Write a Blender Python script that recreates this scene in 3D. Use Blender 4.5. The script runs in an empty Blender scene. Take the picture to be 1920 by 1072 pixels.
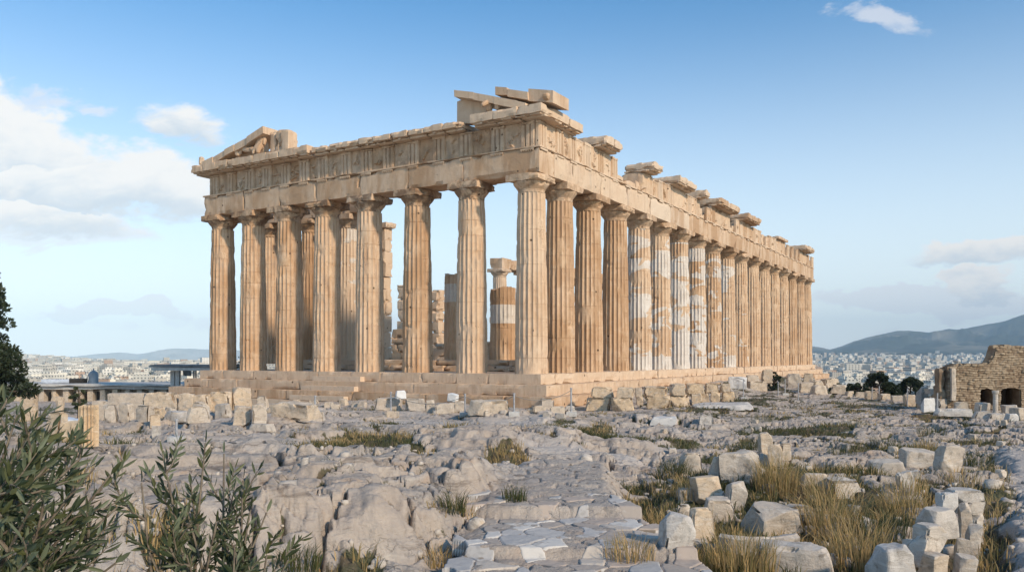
import bpy, bmesh, math, random
import numpy as np
from mathutils import Vector, Matrix
R = math.radians
rng = random.Random(11)
sc = bpy.context.scene
COL = sc.collection

# ------------------------------------------------------------------ camera
CAMZ = 2.3
FPX, CX, CY = 1546.7, 960.0, 669.9          # focal length and principal point measured in 1920 px
cam = bpy.data.cameras.new('camera')
camo = bpy.data.objects.new('camera', cam)
COL.objects.link(camo)
camo.location = (0, 0, CAMZ)
camo.rotation_euler = (R(90), 0, 0)
cam.sensor_width = 36
cam.lens = FPX / 1920 * 36
cam.shift_y = (CY - 536) / 1920
cam.clip_start = .1
cam.clip_end = 60000
sc.camera = camo

# ------------------------------------------------------------------ sun, sky, exposure
SUN_AZ = 44          # degrees to the right of straight behind the camera
SUN_EL = 29
sun = bpy.data.lights.new('sun', 'SUN')
suno = bpy.data.objects.new('sun', sun)
COL.objects.link(suno)
tosun = Vector((math.sin(R(SUN_AZ)) * math.cos(R(SUN_EL)), -math.cos(R(SUN_AZ)) * math.cos(R(SUN_EL)), math.sin(R(SUN_EL))))
suno.rotation_euler = tosun.to_track_quat('Z', 'Y').to_euler()
sun.energy = 3.75
sun.angle = R(3.0)
sun.color = (1, .82, .62)
sc.view_settings.view_transform = 'Standard'
sc.view_settings.look = 'None'
sc.view_settings.gamma = 1
sc.view_settings.exposure = 0.08

world = bpy.data.worlds.new("World")
sc.world = world
world.use_nodes = True


class NT:
    """tiny node-tree writer"""
    def __init__(self, tree):
        self.t = tree
        self.t.nodes.clear()

    def n(self, typ, ins=None, **kw):
        nd = self.t.nodes.new(typ)
        for k, v in kw.items():
            setattr(nd, k, v)
        for k, v in (ins or {}).items():
            self.put(nd.inputs[k], v)
        return nd

    def put(self, sock, v):
        if hasattr(v, 'is_output') or isinstance(v, bpy.types.NodeSocket):
            self.t.links.new(v, sock)
        elif isinstance(v, bpy.types.Node):
            self.t.links.new(v.outputs[0], sock)
        else:
            sock.default_value = v

    def m(self, op, a, b=None, c=None, clamp=False):
        nd = self.t.nodes.new('ShaderNodeMath')
        nd.operation = op
        nd.use_clamp = clamp
        for i, v in enumerate((a, b, c)):
            if v is not None:
                self.put(nd.inputs[i], v)
        return nd.outputs[0]

    def mix(self, f, a, b, mode='MIX'):
        nd = self.t.nodes.new('ShaderNodeMix')
        nd.data_type = 'RGBA'
        nd.blend_type = mode
        self.put(nd.inputs[0], f)
        for s, v in ((nd.inputs[6], a), (nd.inputs[7], b)):
            if isinstance(v, tuple) and len(v) == 3:
                v = (*v, 1)
            self.put(s, v)
        return nd.outputs[2]

    def ss(self, x, lo, hi, a=0.0, b=1.0):
        nd = self.t.nodes.new('ShaderNodeMapRange')
        nd.interpolation_type = 'SMOOTHSTEP'
        for k, v in (('Value', x), ('From Min', lo), ('From Max', hi), ('To Min', a), ('To Max', b)):
            self.put(nd.inputs[k], v)
        return nd.outputs[0]

    def noise(self, vec, scale, detail=4, rough=.55, dist=0.0, out=0):
        nd = self.n('ShaderNodeTexNoise', {'Vector': vec, 'Scale': scale, 'Detail': detail, 'Roughness': rough, 'Distortion': dist})
        return nd.outputs[out]

    def vscale(self, vec, s):
        nd = self.n('ShaderNodeVectorMath', operation='MULTIPLY')
        self.put(nd.inputs[0], vec)
        nd.inputs[1].default_value = s
        return nd.outputs[0]

    def vadd(self, a, b):
        nd = self.n('ShaderNodeVectorMath', operation='ADD')
        self.put(nd.inputs[0], a)
        self.put(nd.inputs[1], b)
        return nd.outputs[0]


def build_world():
    t = NT(world.node_tree)
    sky = t.n('ShaderNodeTexSky', sky_type='NISHITA', sun_disc=False)
    sky.sun_elevation = R(SUN_EL)
    sky.sun_rotation = R(180 - SUN_AZ)
    sky.air_density = 1.0
    sky.dust_density = 0.6
    sky.ozone_density = 2.2
    tc = t.n('ShaderNodeTexCoord')
    d = tc.outputs['Generated']
    sp = t.n('ShaderNodeSeparateXYZ', {0: d})
    x, y, z = sp.outputs
    yy = t.m('MAXIMUM', y, .05)
    u = t.m('DIVIDE', x, yy)          # direction of the cloud over the northern horizon
    v = t.m('DIVIDE', z, yy)
    uv = t.n('ShaderNodeCombineXYZ', {0: u, 1: v, 2: 0.0}).outputs[0]
    wa = t.n('ShaderNodeTexNoise', {'Vector': t.vscale(uv, (4.5, 9, 1)), 'Scale': 1.0, 'Detail': 6.0, 'Roughness': .62}).outputs[1]
    ws = t.n('ShaderNodeSeparateXYZ', {0: wa})
    uu = t.m('ADD', u, t.m('MULTIPLY', t.m('SUBTRACT', ws.outputs[0], .5), .26))
    vv = t.m('ADD', v, t.m('MULTIPLY', t.m('SUBTRACT', ws.outputs[1], .5), .13))
    n1 = t.noise(t.vscale(uv, (5.0, 11, 1)), 1.0, 8, .60, .9)
    n2 = t.noise(t.vscale(uv, (14, 30, 1)), 1.0, 6, .6, .6)
    nn = t.m('ADD', t.m('MULTIPLY', t.m('SUBTRACT', n1, .52), 4.2), t.m('MULTIPLY', t.m('SUBTRACT', n2, .5), 1.3))

    def blob(px, py, rx, ry, gain, tilt=0.0):
        uc, vc = (px - CX) / FPX, (CY - py) / FPX
        du = t.m('SUBTRACT', uu, uc)
        dv = t.m('SUBTRACT', t.m('SUBTRACT', vv, vc), t.m('MULTIPLY', du, tilt))
        a = t.m('MULTIPLY', du, FPX / rx)
        b = t.m('MULTIPLY', dv, FPX / ry)
        r2 = t.m('ADD', t.m('MULTIPLY', a, a), t.m('MULTIPLY', b, b))
        return t.m('MULTIPLY', t.m('SUBTRACT', 1.0, r2), gain), b

    heavy = [(20, 255, 270, 105, 2.0, -.34), (220, 345, 250, 78, 2.0, -.16), (60, 420, 230, 40, 1.2, -.08), (330, 225, 120, 55, 1.1, -.2), (120, 335, 270, 95, 2.0, -.1),
             (1870, 480, 175, 30, 1.9, .03), (1830, 527, 95, 26, 1.9, .0), (-200, 330, 250, 170, 1.4, 0), (2150, 470, 250, 50, 1.2, 0)]
    thin = [(1655, 28, 70, 26, .5, -.1), (215, 575, 190, 18, 1.1, -.09), (1700, 560, 260, 34, 1.6, .04), (80, 170, 90, 30, .8, -.1), (150, 190, 60, 20, .7, -.1),
            (1720, 632, 150, 30, .5, 0), (700, 610, 380, 30, .4, 0), (60, 420, 260, 60, .8, -.05)]
    acc = None
    shade = None
    for a in heavy:
        g, b = blob(*a)
        g = t.m('MAXIMUM', g, -1.5)
        if acc is None:
            acc, shade = g, b
        else:
            pick = t.m('GREATER_THAN', g, acc)
            shade = t.m('ADD', t.m('MULTIPLY', pick, b), t.m('MULTIPLY', t.m('SUBTRACT', 1.0, pick), shade))
            acc = t.m('MAXIMUM', acc, g)
    dens = t.ss(t.m('ADD', acc, t.m('MULTIPLY', nn, .7)), .0, .95)
    acc2 = None
    for a in thin:
        g, b = blob(*a)
        acc2 = g if acc2 is None else t.m('MAXIMUM', acc2, g)
    dens2 = t.m('MULTIPLY', t.ss(t.m('ADD', acc2, t.m('MULTIPLY', nn, .8)), .0, .55), .72)
    front = t.ss(y, .0, .2)
    dens = t.m('MULTIPLY', dens, front)
    dens2 = t.m('MULTIPLY', dens2, front)
    # clouds are lit from above: white crowns, greyer undersides
    under = t.ss(t.m('ADD', t.m('MULTIPLY', shade, 1.0), t.m('MULTIPLY', t.m('SUBTRACT', n2, .5), 2.2)), -.9, .55)
    ccol = t.mix(under, (7.0, 7.8, 8.6), (10.6, 10.3, 9.9))
    hsv = t.n('ShaderNodeHueSaturation', {'Saturation': SKY_SAT, 'Value': SKY_VAL, 'Color': sky.outputs[0]})
    # thin high veil of bright air towards the horizon
    el = t.m('ABSOLUTE', z)
    veil = t.ss(el, -.05, .44, .96, 0.0)
    tinted = t.mix(1.0, hsv.outputs[0], SKY_TINT, 'MULTIPLY')
    base = t.mix(veil, tinted, SKY_VEIL)
    c = t.mix(t.m('MULTIPLY', dens2, .9), base, (9.0, 9.1, 9.6))
    c = t.mix(t.m('MULTIPLY', dens, .93), c, ccol)
    bg = t.n('ShaderNodeBackground', {'Color': c, 'Strength': SKY_STR})
    t.n('ShaderNodeOutputWorld', {'Surface': bg.outputs[0]})


SKY_SAT, SKY_VAL, SKY_STR = 1.1, 1.0, .092
SKY_TINT = (.95, 1.68, 1.92)
SKY_VEIL = (11.6, 12.0, 11.9)
build_world()

# ------------------------------------------------------------------ numpy noise
def _h(ix, iy, iz, s):
    a = (ix.astype(np.int64) * 374761393 + iy.astype(np.int64) * 668265263 + iz.astype(np.int64) * 1442695041 + s * 974711) & 0xffffffff
    a = ((a ^ (a >> 13)) * 1274126177) & 0xffffffff
    a = ((a ^ (a >> 16)) * 2246822519) & 0xffffffff
    return ((a ^ (a >> 15)) & 0xffffff) / float(0xffffff)


def vn2(x, y, s=0):
    x = np.asarray(x, float); y = np.asarray(y, float)
    ix, iy = np.floor(x), np.floor(y)
    fx, fy = x - ix, y - iy
    fx = fx * fx * fx * (fx * (fx * 6 - 15) + 10)
    fy = fy * fy * fy * (fy * (fy * 6 - 15) + 10)
    z = np.zeros_like(ix)
    a = _h(ix, iy, z, s); b = _h(ix + 1, iy, z, s); c = _h(ix, iy + 1, z, s); d = _h(ix + 1, iy + 1, z, s)
    return ((a + (b - a) * fx) * (1 - fy) + (c + (d - c) * fx) * fy) * 2 - 1


def fb2(x, y, s=0, o=4, g=.5):
    r = 0; a = 1; t = 0
    for i in range(o):
        r = r + a * vn2(x * 2 ** i + 17.3 * i, y * 2 ** i - 9.1 * i, s + i); t += a; a *= g
    return r / t


def vn3(p, s=0):
    i = np.floor(p); f = p - i
    f = f * f * (3 - 2 * f)
    r = 0
    for dx in (0, 1):
        for dy in (0, 1):
            for dz in (0, 1):
                w = (f[:, 0] if dx else 1 - f[:, 0]) * (f[:, 1] if dy else 1 - f[:, 1]) * (f[:, 2] if dz else 1 - f[:, 2])
                r = r + w * _h(i[:, 0] + dx, i[:, 1] + dy, i[:, 2] + dz, s)
    return r * 2 - 1


def fb3(p, s=0, o=3):
    r = 0; a = 1; t = 0
    for k in range(o):
        r = r + a * vn3(p * 2 ** k + 5.7 * k, s + k); t += a; a *= .5
    return r / t


def worley(x, y, s=0, jit=.9):
    ix, iy = np.floor(x), np.floor(y)
    f1 = np.full(x.shape, 9.); f2 = np.full(x.shape, 9.); cid = np.zeros(x.shape); cx = np.zeros(x.shape); cy = np.zeros(x.shape)
    for dx in (-1, 0, 1):
        for dy in (-1, 0, 1):
            gx, gy = ix + dx, iy + dy
            z = np.zeros_like(gx)
            qx = gx + .5 + jit * (_h(gx, gy, z, s) - .5); qy = gy + .5 + jit * (_h(gx, gy, z, s + 1) - .5)
            d = np.hypot(x - qx, y - qy)
            idv = _h(gx, gy, z, s + 2)
            near = d < f1
            f2 = np.where(near, f1, np.minimum(f2, d))
            cid = np.where(near, idv, cid); cx = np.where(near, x - qx, cx); cy = np.where(near, y - qy, cy)
            f1 = np.where(near, d, f1)
    return f1, f2, cid, cx, cy


def sst(x, a, b):
    t = np.clip((np.asarray(x, float) - a) / (b - a), 0, 1)
    return t * t * (3 - 2 * t)


# ------------------------------------------------------------------ objects and meshes
def mesh(name, V, F, mat=None, attrs=None, smooth=False, mats=None, mi=None):
    V = np.asarray(V, np.float32)
    me = bpy.data.meshes.new(name)
    if isinstance(F, np.ndarray):
        n, k = F.shape
        me.vertices.add(len(V)); me.vertices.foreach_set('co', V.ravel())
        me.loops.add(n * k); me.loops.foreach_set('vertex_index', F.astype(np.int32).ravel())
        me.polygons.add(n)
        me.polygons.foreach_set('loop_start', np.arange(0, n * k, k, dtype=np.int32))
        me.update(calc_edges=True)
    else:
        me.from_pydata([tuple(v) for v in V], [], F)
        me.update()
    for mm in ([mat] if mat else []) + list(mats or []):
        me.materials.append(mm)
    if mi is not None:
        me.polygons.foreach_set('material_index', np.asarray(mi, np.int32))
    for k, a in (attrs or {}).items():
        at = me.attributes.new(k, 'FLOAT', 'POINT')
        at.data.foreach_set('value', np.asarray(a, np.float32))
    if smooth:
        me.polygons.foreach_set('use_smooth', np.ones(len(me.polygons), bool))
    me.validate()
    return me


def obj(name, me, parent=None, loc=(0, 0, 0), rz=0.0, **props):
    o = bpy.data.objects.new(name, me)
    COL.objects.link(o)
    o.location = loc
    o.rotation_euler = (0, 0, rz)
    if parent:
        o.parent = parent
    for k, v in props.items():
        o[k] = v
    return o


def tag(o, label, cat, group=None):
    o['label'] = label; o['category'] = cat
    if group:
        o['group'] = group
    return o


class MB:
    """collects pieces into one mesh"""
    def __init__(self):
        self.V = []; self.F = []; self.n = 0; self.A = []

    def add(self, V, F, a=0.0):
        V = np.asarray(V, float)
        self.V.append(V)
        if isinstance(F, np.ndarray):
            F = F.tolist()
        self.F += [[i + self.n for i in f] for f in F]
        self.A.append(np.full(len(V), a) if np.isscalar(a) else np.asarray(a))
        self.n += len(V)
        return self

    def me(self, name, mat, smooth=False, attr=None):
        return mesh(name, np.concatenate(self.V), self.F, mat, {attr: np.concatenate(self.A)} if attr else None, smooth)


_lat = {}


def lattice(nx, ny, nz):
    k = (nx, ny, nz)
    if k in _lat:
        return _lat[k]
    idx = {}; V = []; F = []

    def vi(i, j, l):
        q = (i, j, l)
        if q not in idx:
            idx[q] = len(V); V.append((2 * i / nx - 1, 2 * j / ny - 1, 2 * l / nz - 1))
        return idx[q]
    for i in range(nx):
        for j in range(ny):
            F.append((vi(i, j, 0), vi(i, j + 1, 0), vi(i + 1, j + 1, 0), vi(i + 1, j, 0)))
            F.append((vi(i, j, nz), vi(i + 1, j, nz), vi(i + 1, j + 1, nz), vi(i, j + 1, nz)))
    for i in range(nx):
        for l in range(nz):
            F.append((vi(i, 0, l), vi(i + 1, 0, l), vi(i + 1, 0, l + 1), vi(i, 0, l + 1)))
            F.append((vi(i, ny, l), vi(i, ny, l + 1), vi(i + 1, ny, l + 1), vi(i + 1, ny, l)))
    for j in range(ny):
        for l in range(nz):
            F.append((vi(0, j, l), vi(0, j, l + 1), vi(0, j + 1, l + 1), vi(0, j + 1, l)))
            F.append((vi(nx, j, l), vi(nx, j + 1, l), vi(nx, j + 1, l + 1), vi(nx, j, l + 1)))
    _lat[k] = (np.array(V), F)
    return _lat[k]


def rbox(x0, x1, y0, y1, z0, z1, seg=.3, amp=.015, rnd=.02, chip=1.0, seed=0, cuts=0, maxn=26):
    """a hewn block: rounded arrises, worn and chipped edges, uneven faces"""
    s = np.array([x1 - x0, y1 - y0, z1 - z0]); c = np.array([x0 + x1, y0 + y1, z0 + z1]) / 2
    nn = [int(min(maxn, max(2, round(v / seg)))) for v in s]
    P, F = lattice(*nn)
    h = s / 2
    p = P * h
    r = min(rnd, h.min() * .9)
    inner = np.clip(p, -(h - r), h - r)
    d = p - inner
    L = np.linalg.norm(d, axis=1, keepdims=True)
    p = np.where(L > 1e-9, inner + d / np.maximum(L, 1e-9) * r, p)
    edge = (np.abs(np.abs(P) - 1) < 1e-6).sum(1) >= 2
    w = p + c
    nz = np.stack([fb3(w * 2.3 + seed * 3.1, 5 + k + seed) for k in range(3)], 1)
    p = p + nz * amp * 1.6
    e = np.clip(fb3(w * 1.7 + seed * 7.7, 40 + seed) * 2.2, 0, 1) * chip * amp * 5
    nrm = p / np.maximum(np.linalg.norm(p / h, axis=1, keepdims=True), 1e-6) / h
    nrm /= np.linalg.norm(nrm, axis=1, keepdims=True)
    p = p - nrm * (e * edge)[:, None]
    q = random.Random(seed * 13 + 5)
    for _ in range(cuts):
        n = np.array([q.choice((-1, 1)) * q.uniform(.3, 1), q.choice((-1, 1)) * q.uniform(.3, 1), q.choice((1, 1, -1)) * q.uniform(.2, 1)])
        n /= np.linalg.norm(n)
        sup = (np.abs(n) * h).sum()
        lim = sup * q.uniform(.64, .90)
        dd = p @ n - lim
        p = p - np.where(dd > 0, dd, 0)[:, None] * n * .93
    return p + c, F


def prism(poly, y0, y1, axis='y', seed=0, amp=.01):
    """polygon in (a, z) pushed along the third axis"""
    n = len(poly)
    V = []
    for t in (y0, y1):
        for a, z in poly:
            V.append((a, t, z) if axis == 'y' else (t, a, z))
    V = np.array(V, float)
    V += np.stack([vn3(V * 3 + 1.3 * k + seed, 3 + k) for k in range(3)], 1) * amp
    area = sum(poly[i][0] * poly[(i + 1) % n][1] - poly[(i + 1) % n][0] * poly[i][1] for i in range(n))
    F = [list(range(n)), list(range(2 * n - 1, n - 1, -1))] + [[i, i + n, (i + 1) % n + n, (i + 1) % n] for i in range(n)]
    flip = (area < 0) if axis == 'y' else (area > 0)
    if flip:
        F = [f[::-1] for f in F]
    return V, F


def tube(pts, rad, seg=6, cap=True):
    pts = [Vector(p) for p in pts]
    n = len(pts)
    if not hasattr(rad, '__len__'):
        rad = [rad] * n
    V = []; F = []
    for i, p in enumerate(pts):
        t = (pts[min(i + 1, n - 1)] - pts[max(i - 1, 0)]).normalized()
        a = t.orthogonal().normalized() if i == 0 else (a - t * a.dot(t)).normalized()
        b = t.cross(a)
        for k in range(seg):
            th = 2 * math.pi * k / seg
            V.append(p + (a * math.cos(th) + b * math.sin(th)) * rad[i])
    for i in range(n - 1):
        for k in range(seg):
            F.append((i * seg + k, i * seg + (k + 1) % seg, (i + 1) * seg + (k + 1) % seg, (i + 1) * seg + k))
    if cap:
        F.append(tuple(range(seg - 1, -1, -1)))
        F.append(tuple((n - 1) * seg + k for k in range(seg)))
    return np.array([tuple(v) for v in V]), F


# ------------------------------------------------------------------ materials
def material(name):
    m = bpy.data.materials.new(name)
    m.use_nodes = True
    return m, NT(m.node_tree)


def finish(t, col, rough=.85, bump=None, bstr=.5, bdist=.03, spec=.25, extra=None):
    ins = {'Base Color': col, 'Roughness': rough, 'Specular IOR Level': spec}
    if extra:
        ins.update(extra)
    b = t.n('ShaderNodeBsdfPrincipled', ins)
    if bump is not None:
        bp = t.n('ShaderNodeBump', {'Height': bump, 'Strength': bstr, 'Distance': bdist})
        t.t.links.new(bp.outputs[0], b.inputs['Normal'])
    t.n('ShaderNodeOutputMaterial', {'Surface': b.outputs[0]})


def oattr(t, name):
    return t.n('ShaderNodeAttribute', attribute_name=name, attribute_type='OBJECT').outputs['Fac']


def vattr(t, name):
    return t.n('ShaderNodeAttribute', attribute_name=name, attribute_type='GEOMETRY').outputs['Fac']


def mat_temple():
    m, t = material('honey_marble')
    g = t.n('ShaderNodeNewGeometry').outputs['Position']
    tc = t.n('ShaderNodeTexCoord').outputs['Object']
    rnd = t.n('ShaderNodeObjectInfo').outputs['Random']
    big = t.noise(g, .55, 5, .6)
    mid = t.noise(g, 2.4, 6, .65, .5)
    fine = t.noise(g, 11, 5, .7)
    streak = t.noise(t.vscale(g, (2.2, 2.2, .22)), 1.6, 6, .65, .6)
    col = t.mix(t.ss(big, .3, .7), (.55, .345, .195), (.63, .445, .295))
    col = t.mix(t.ss(mid, .38, .75, 0, .75), col, (.70, .525, .36))
    col = t.mix(t.ss(streak, .50, .70, 0, .72), col, (.33, .17, .08))
    col = t.mix(t.ss(mid, .34, .16, 0, .55), col, (.24, .155, .10))
    col = t.mix(t.ss(t.noise(t.vscale(g, (1.5, 1.5, .5)), .8, 5, .6, .5), .56, .72, 0, .6), col, (.36, .27, .205))
    col = t.mix(t.m('MULTIPLY', t.m('SUBTRACT', rnd, .3), .35), col, (.66, .53, .40))
    col = t.mix(oattr(t, 'pale'), col, (.66, .525, .395))
    col = t.mix(t.m('MULTIPLY', t.ss(rnd, .55, .15), t.ss(t.noise(t.vscale(g, (1, 1, .35)), .7, 5, .6, .5), .40, .60, .1, .75)), col, (.40, .235, .125))
    st = oattr(t, 'stain')
    col = t.mix(t.m('MULTIPLY', st, t.ss(t.noise(g, 1.9, 5, .65, .4), .40, .58)), col, (.13, .075, .045))
    # grey-black crust in small spots
    vor = t.n('ShaderNodeTexVoronoi', {'Vector': g, 'Scale': 3.4, 'Randomness': 1.0}, feature='F1').outputs['Distance']
    spot = t.m('MULTIPLY', t.ss(vor, .11, .04), t.ss(big, .46, .6))
    col = t.mix(t.m('MULTIPLY', spot, .75), col, (.10, .07, .045))
    hol = t.n('ShaderNodeTexVoronoi', {'Vector': g, 'Scale': 1.05, 'Randomness': 1.0}, feature='F1').outputs['Distance']
    hole = t.ss(hol, .075, .055)
    pk = t.n('ShaderNodeTexVoronoi', {'Vector': g, 'Scale': 9.0, 'Randomness': 1.0}, feature='F1').outputs['Distance']
    pock = t.m('MULTIPLY', t.ss(pk, .26, .16), t.ss(t.noise(g, .75, 4, .6, .3), .54, .64))
    col = t.mix(t.m('MAXIMUM', hole, t.m('MULTIPLY', pock, .65)), col, (.12, .075, .045))
    # new white marble let into the old shafts
    mend = oattr(t, 'mend')
    sep = t.n('ShaderNodeSeparateXYZ', {0: tc})
    off = t.n('ShaderNodeCombineXYZ', {0: t.m('MULTIPLY', rnd, 37.0), 1: t.m('MULTIPLY', rnd, 91.0), 2: t.m('MULTIPLY', rnd, 53.0)}).outputs[0]
    zz = sep.outputs[2]
    drum = t.m('FLOOR', t.m('DIVIDE', zz, .94))
    dv = t.n('ShaderNodeTexWhiteNoise', {'Vector': t.vadd(t.n('ShaderNodeCombineXYZ', {2: drum}).outputs[0], off)}, noise_dimensions='3D').outputs['Value']
    pn = t.noise(t.vadd(t.vscale(tc, (.55, .55, .85)), off), 1.0, 3.5, .55, .7)
    band = t.ss(zz, .0, 8.8, 1.0, .9)
    lim = t.m('SUBTRACT', .78, t.m('ADD', t.m('MULTIPLY', mend, .31), t.m('MULTIPLY', t.m('MULTIPLY', t.m('SUBTRACT', dv, .5), mend), .26)))
    bnd = oattr(t, 'band')
    isb = t.m('MULTIPLY', t.m('GREATER_THAN', bnd, .1), t.m('LESS_THAN', t.m('ABSOLUTE', t.m('SUBTRACT', zz, bnd)), .58))
    patch = t.m('MULTIPLY', t.ss(pn, lim, t.m('ADD', lim, .012)), t.m('GREATER_THAN', mend, .02))
    patch = t.m('MAXIMUM', patch, isb)
    white = t.mix(t.ss(mid, .3, .7), (.62, .555, .485), (.70, .65, .59))
    col = t.mix(t.m('MULTIPLY', patch, t.m('MULTIPLY', band, .93)), col, white)
    bump = t.m('ADD', t.m('MULTIPLY', mid, .6), t.m('ADD', t.m('MULTIPLY', fine, .35), t.m('MULTIPLY', patch, .25)))
    bump = t.m('SUBTRACT', bump, t.m('ADD', t.m('MULTIPLY', hole, .9), t.m('MULTIPLY', pock, .5)))
    finish(t, col, .82, bump, .7, .06)
    return m


def mat_block():
    """loose marble and limestone; object property tone runs 0 cool grey .. 1 honey"""
    m, t = material('weathered_block_stone')
    g = t.n('ShaderNodeNewGeometry').outputs['Position']
    tone = oattr(t, 'tone')
    rnd = t.n('ShaderNodeObjectInfo').outputs['Random']
    big = t.noise(g, 1.6, 5, .62, .3)
    mid = t.noise(g, 6, 6, .66, .5)
    fine = t.noise(g, 26, 5, .7)
    vein = t.noise(t.vscale(g, (1.0, 1.0, 3.5)), 2.6, 6, .6, 1.6)
    col = t.mix(tone, (.54, .49, .435), (.66, .475, .285))
    col = t.mix(t.ss(big, .35, .7, 0, .65), col, t.mix(tone, (.33, .315, .30), (.50, .365, .235)))
    col = t.mix(t.ss(vein, .5, .66, 0, .35), col, (.70, .655, .59))
    col = t.mix(t.ss(mid, .52, .70, 0, .75), col, (.20, .165, .13))
    lic = t.noise(g, 3.1, 6, .7, .8)
    col = t.mix(t.ss(lic, .55, .66, 0, .6), col, (.30, .285, .26))
    col = t.mix(t.ss(lic, .42, .30, 0, .5), col, (.50, .35, .20))
    col = t.mix(t.m('MULTIPLY', t.ss(vein, .485, .50), t.ss(vein, .515, .50, 0, .4)), col, (.16, .115, .09))
    col = t.mix(t.m('MULTIPLY', t.m('SUBTRACT', rnd, .5), .25), col, (.72, .67, .60))
    col = t.mix(t.m('MULTIPLY', tone, -1.6, clamp=True), col, (.74, .725, .70))
    bump = t.m('ADD', t.m('MULTIPLY', mid, .9), t.m('ADD', t.m('MULTIPLY', fine, .4), t.m('MULTIPLY', vein, .6)))
    finish(t, col, .85, bump, .6, .035)
    return m


def mat_ground():
    m, t = material('limestone_bedrock')
    g = t.n('ShaderNodeNewGeometry').outputs['Position']
    soil = vattr(t, 'soil'); cell = vattr(t, 'cell'); clean = vattr(t, 'clean')
    big = t.noise(g, .45, 5, .6, .4)
    mid = t.noise(g, 2.1, 7, .66, .7)
    fine = t.noise(g, 11, 6, .7, .3)
    grit = t.noise(g, 55, 4, .7)
    col = t.mix(t.ss(big, .32, .68), (.43, .35, .285), (.40, .35, .305))
    col = t.mix(t.ss(mid, .42, .7, 0, .7), col, (.58, .475, .375))
    col = t.mix(t.ss(t.noise(g, .8, 4, .6, .8), .56, .70, 0, .55), col, (.46, .31, .205))
    col = t.mix(t.ss(mid, .42, .26, 0, .8), col, (.20, .16, .13))
    col = t.mix(t.m('MULTIPLY', t.m('SUBTRACT', cell, .45), .6), col, (.54, .48, .425))
    wv = t.vadd(t.vscale(g, (1.0, 1.3, 1.3)), t.vscale(t.noise(g, 1.6, 5, .6, 0, 1), (.9, .9, .9)))
    ve = t.n('ShaderNodeTexVoronoi', {'Vector': wv, 'Scale': 1.7}, feature='DISTANCE_TO_EDGE').outputs['Distance']
    crack = t.m('MULTIPLY', t.ss(ve, .022, .004), t.ss(big, .40, .56))
    col = t.mix(t.m('MULTIPLY', crack, .2), col, (.14, .11, .085))
    lay = t.noise(t.vadd(t.vscale(g, (.6, .6, 5.0)), t.vscale(t.noise(g, .9, 3, .5, 0, 1), (1.5, 1.5, 1.5))), 1.6, 6, .65)
    col = t.mix(t.ss(lay, .45, .32, 0, .75), col, (.21, .165, .13))
    col = t.mix(t.ss(lay, .58, .72, 0, .5), col, (.62, .545, .46))
    pit = t.n('ShaderNodeTexVoronoi', {'Vector': t.vadd(t.vscale(g, (3.2, 3.2, 3.2)), t.noise(g, 3, 3, .5, 0, 1)), 'Scale': 1.0}).outputs['Distance']
    pits = t.m('MULTIPLY', t.ss(pit, .19, .09), t.ss(big, .44, .58))
    col = t.mix(t.m('MULTIPLY', pits, .8), col, (.085, .07, .055))
    col = t.mix(t.ss(fine, .58, .8, 0, .5), col, (.22, .19, .165))
    col = t.mix(t.m('MULTIPLY', clean, .6), col, (.58, .52, .465))
    dirt = t.mix(t.ss(fine, .35, .65), (.085, .062, .036), (.15, .115, .07))
    dirt = t.mix(t.ss(mid, .42, .58), dirt, (.06, .065, .025))
    edge = t.m('ADD', soil, t.m('MULTIPLY', t.m('SUBTRACT', fine, .5), .9))
    col = t.mix(t.ss(edge, .42, .66, 0, .93), col, dirt)
    bump = t.m('ADD', t.m('MULTIPLY', mid, .55), t.m('ADD', t.m('MULTIPLY', fine, .38), t.m('MULTIPLY', grit, .10)))
    bump = t.m('SUBTRACT', bump, t.m('ADD', t.m('MULTIPLY', crack, .10), t.m('MULTIPLY', pits, .5)))
    bump = t.m('ADD', bump, t.m('MULTIPLY', lay, .5))
    finish(t, col, .88, bump, .95, .11)
    return m


def mat_simple(name, c1, c2, scale=6, rough=.8, bstr=.3, spec=.25, c3=None, extra=None):
    m, t = material(name)
    g = t.n('ShaderNodeNewGeometry').outputs['Position']
    n = t.noise(g, scale, 5, .6)
    col = t.mix(t.ss(n, .35, .65), c1, c2)
    if c3:
        col = t.mix(t.ss(t.noise(g, scale * 3.3, 4, .6), .55, .75, 0, .8), col, c3)
    finish(t, col, rough, n, bstr, .02, spec, extra)
    return m


def mat_leaf(name, top, under, var, transl=.25):
    m, t = material(name)
    geo = t.n('ShaderNodeNewGeometry')
    v = vattr(t, 'tint')
    c = t.mix(geo.outputs['Backfacing'], top, under)
    c = t.mix(v, c, var)
    b = t.n('ShaderNodeBsdfPrincipled', {'Base Color': c, 'Roughness': .55, 'Specular IOR Level': .35})
    tr = t.n('ShaderNodeBsdfTranslucent', {'Color': c})
    mx = t.n('ShaderNodeMixShader', {0: transl, 1: b.outputs[0], 2: tr.outputs[0]})
    t.n('ShaderNodeOutputMaterial', {'Surface': mx.outputs[0]})
    return m


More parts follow.
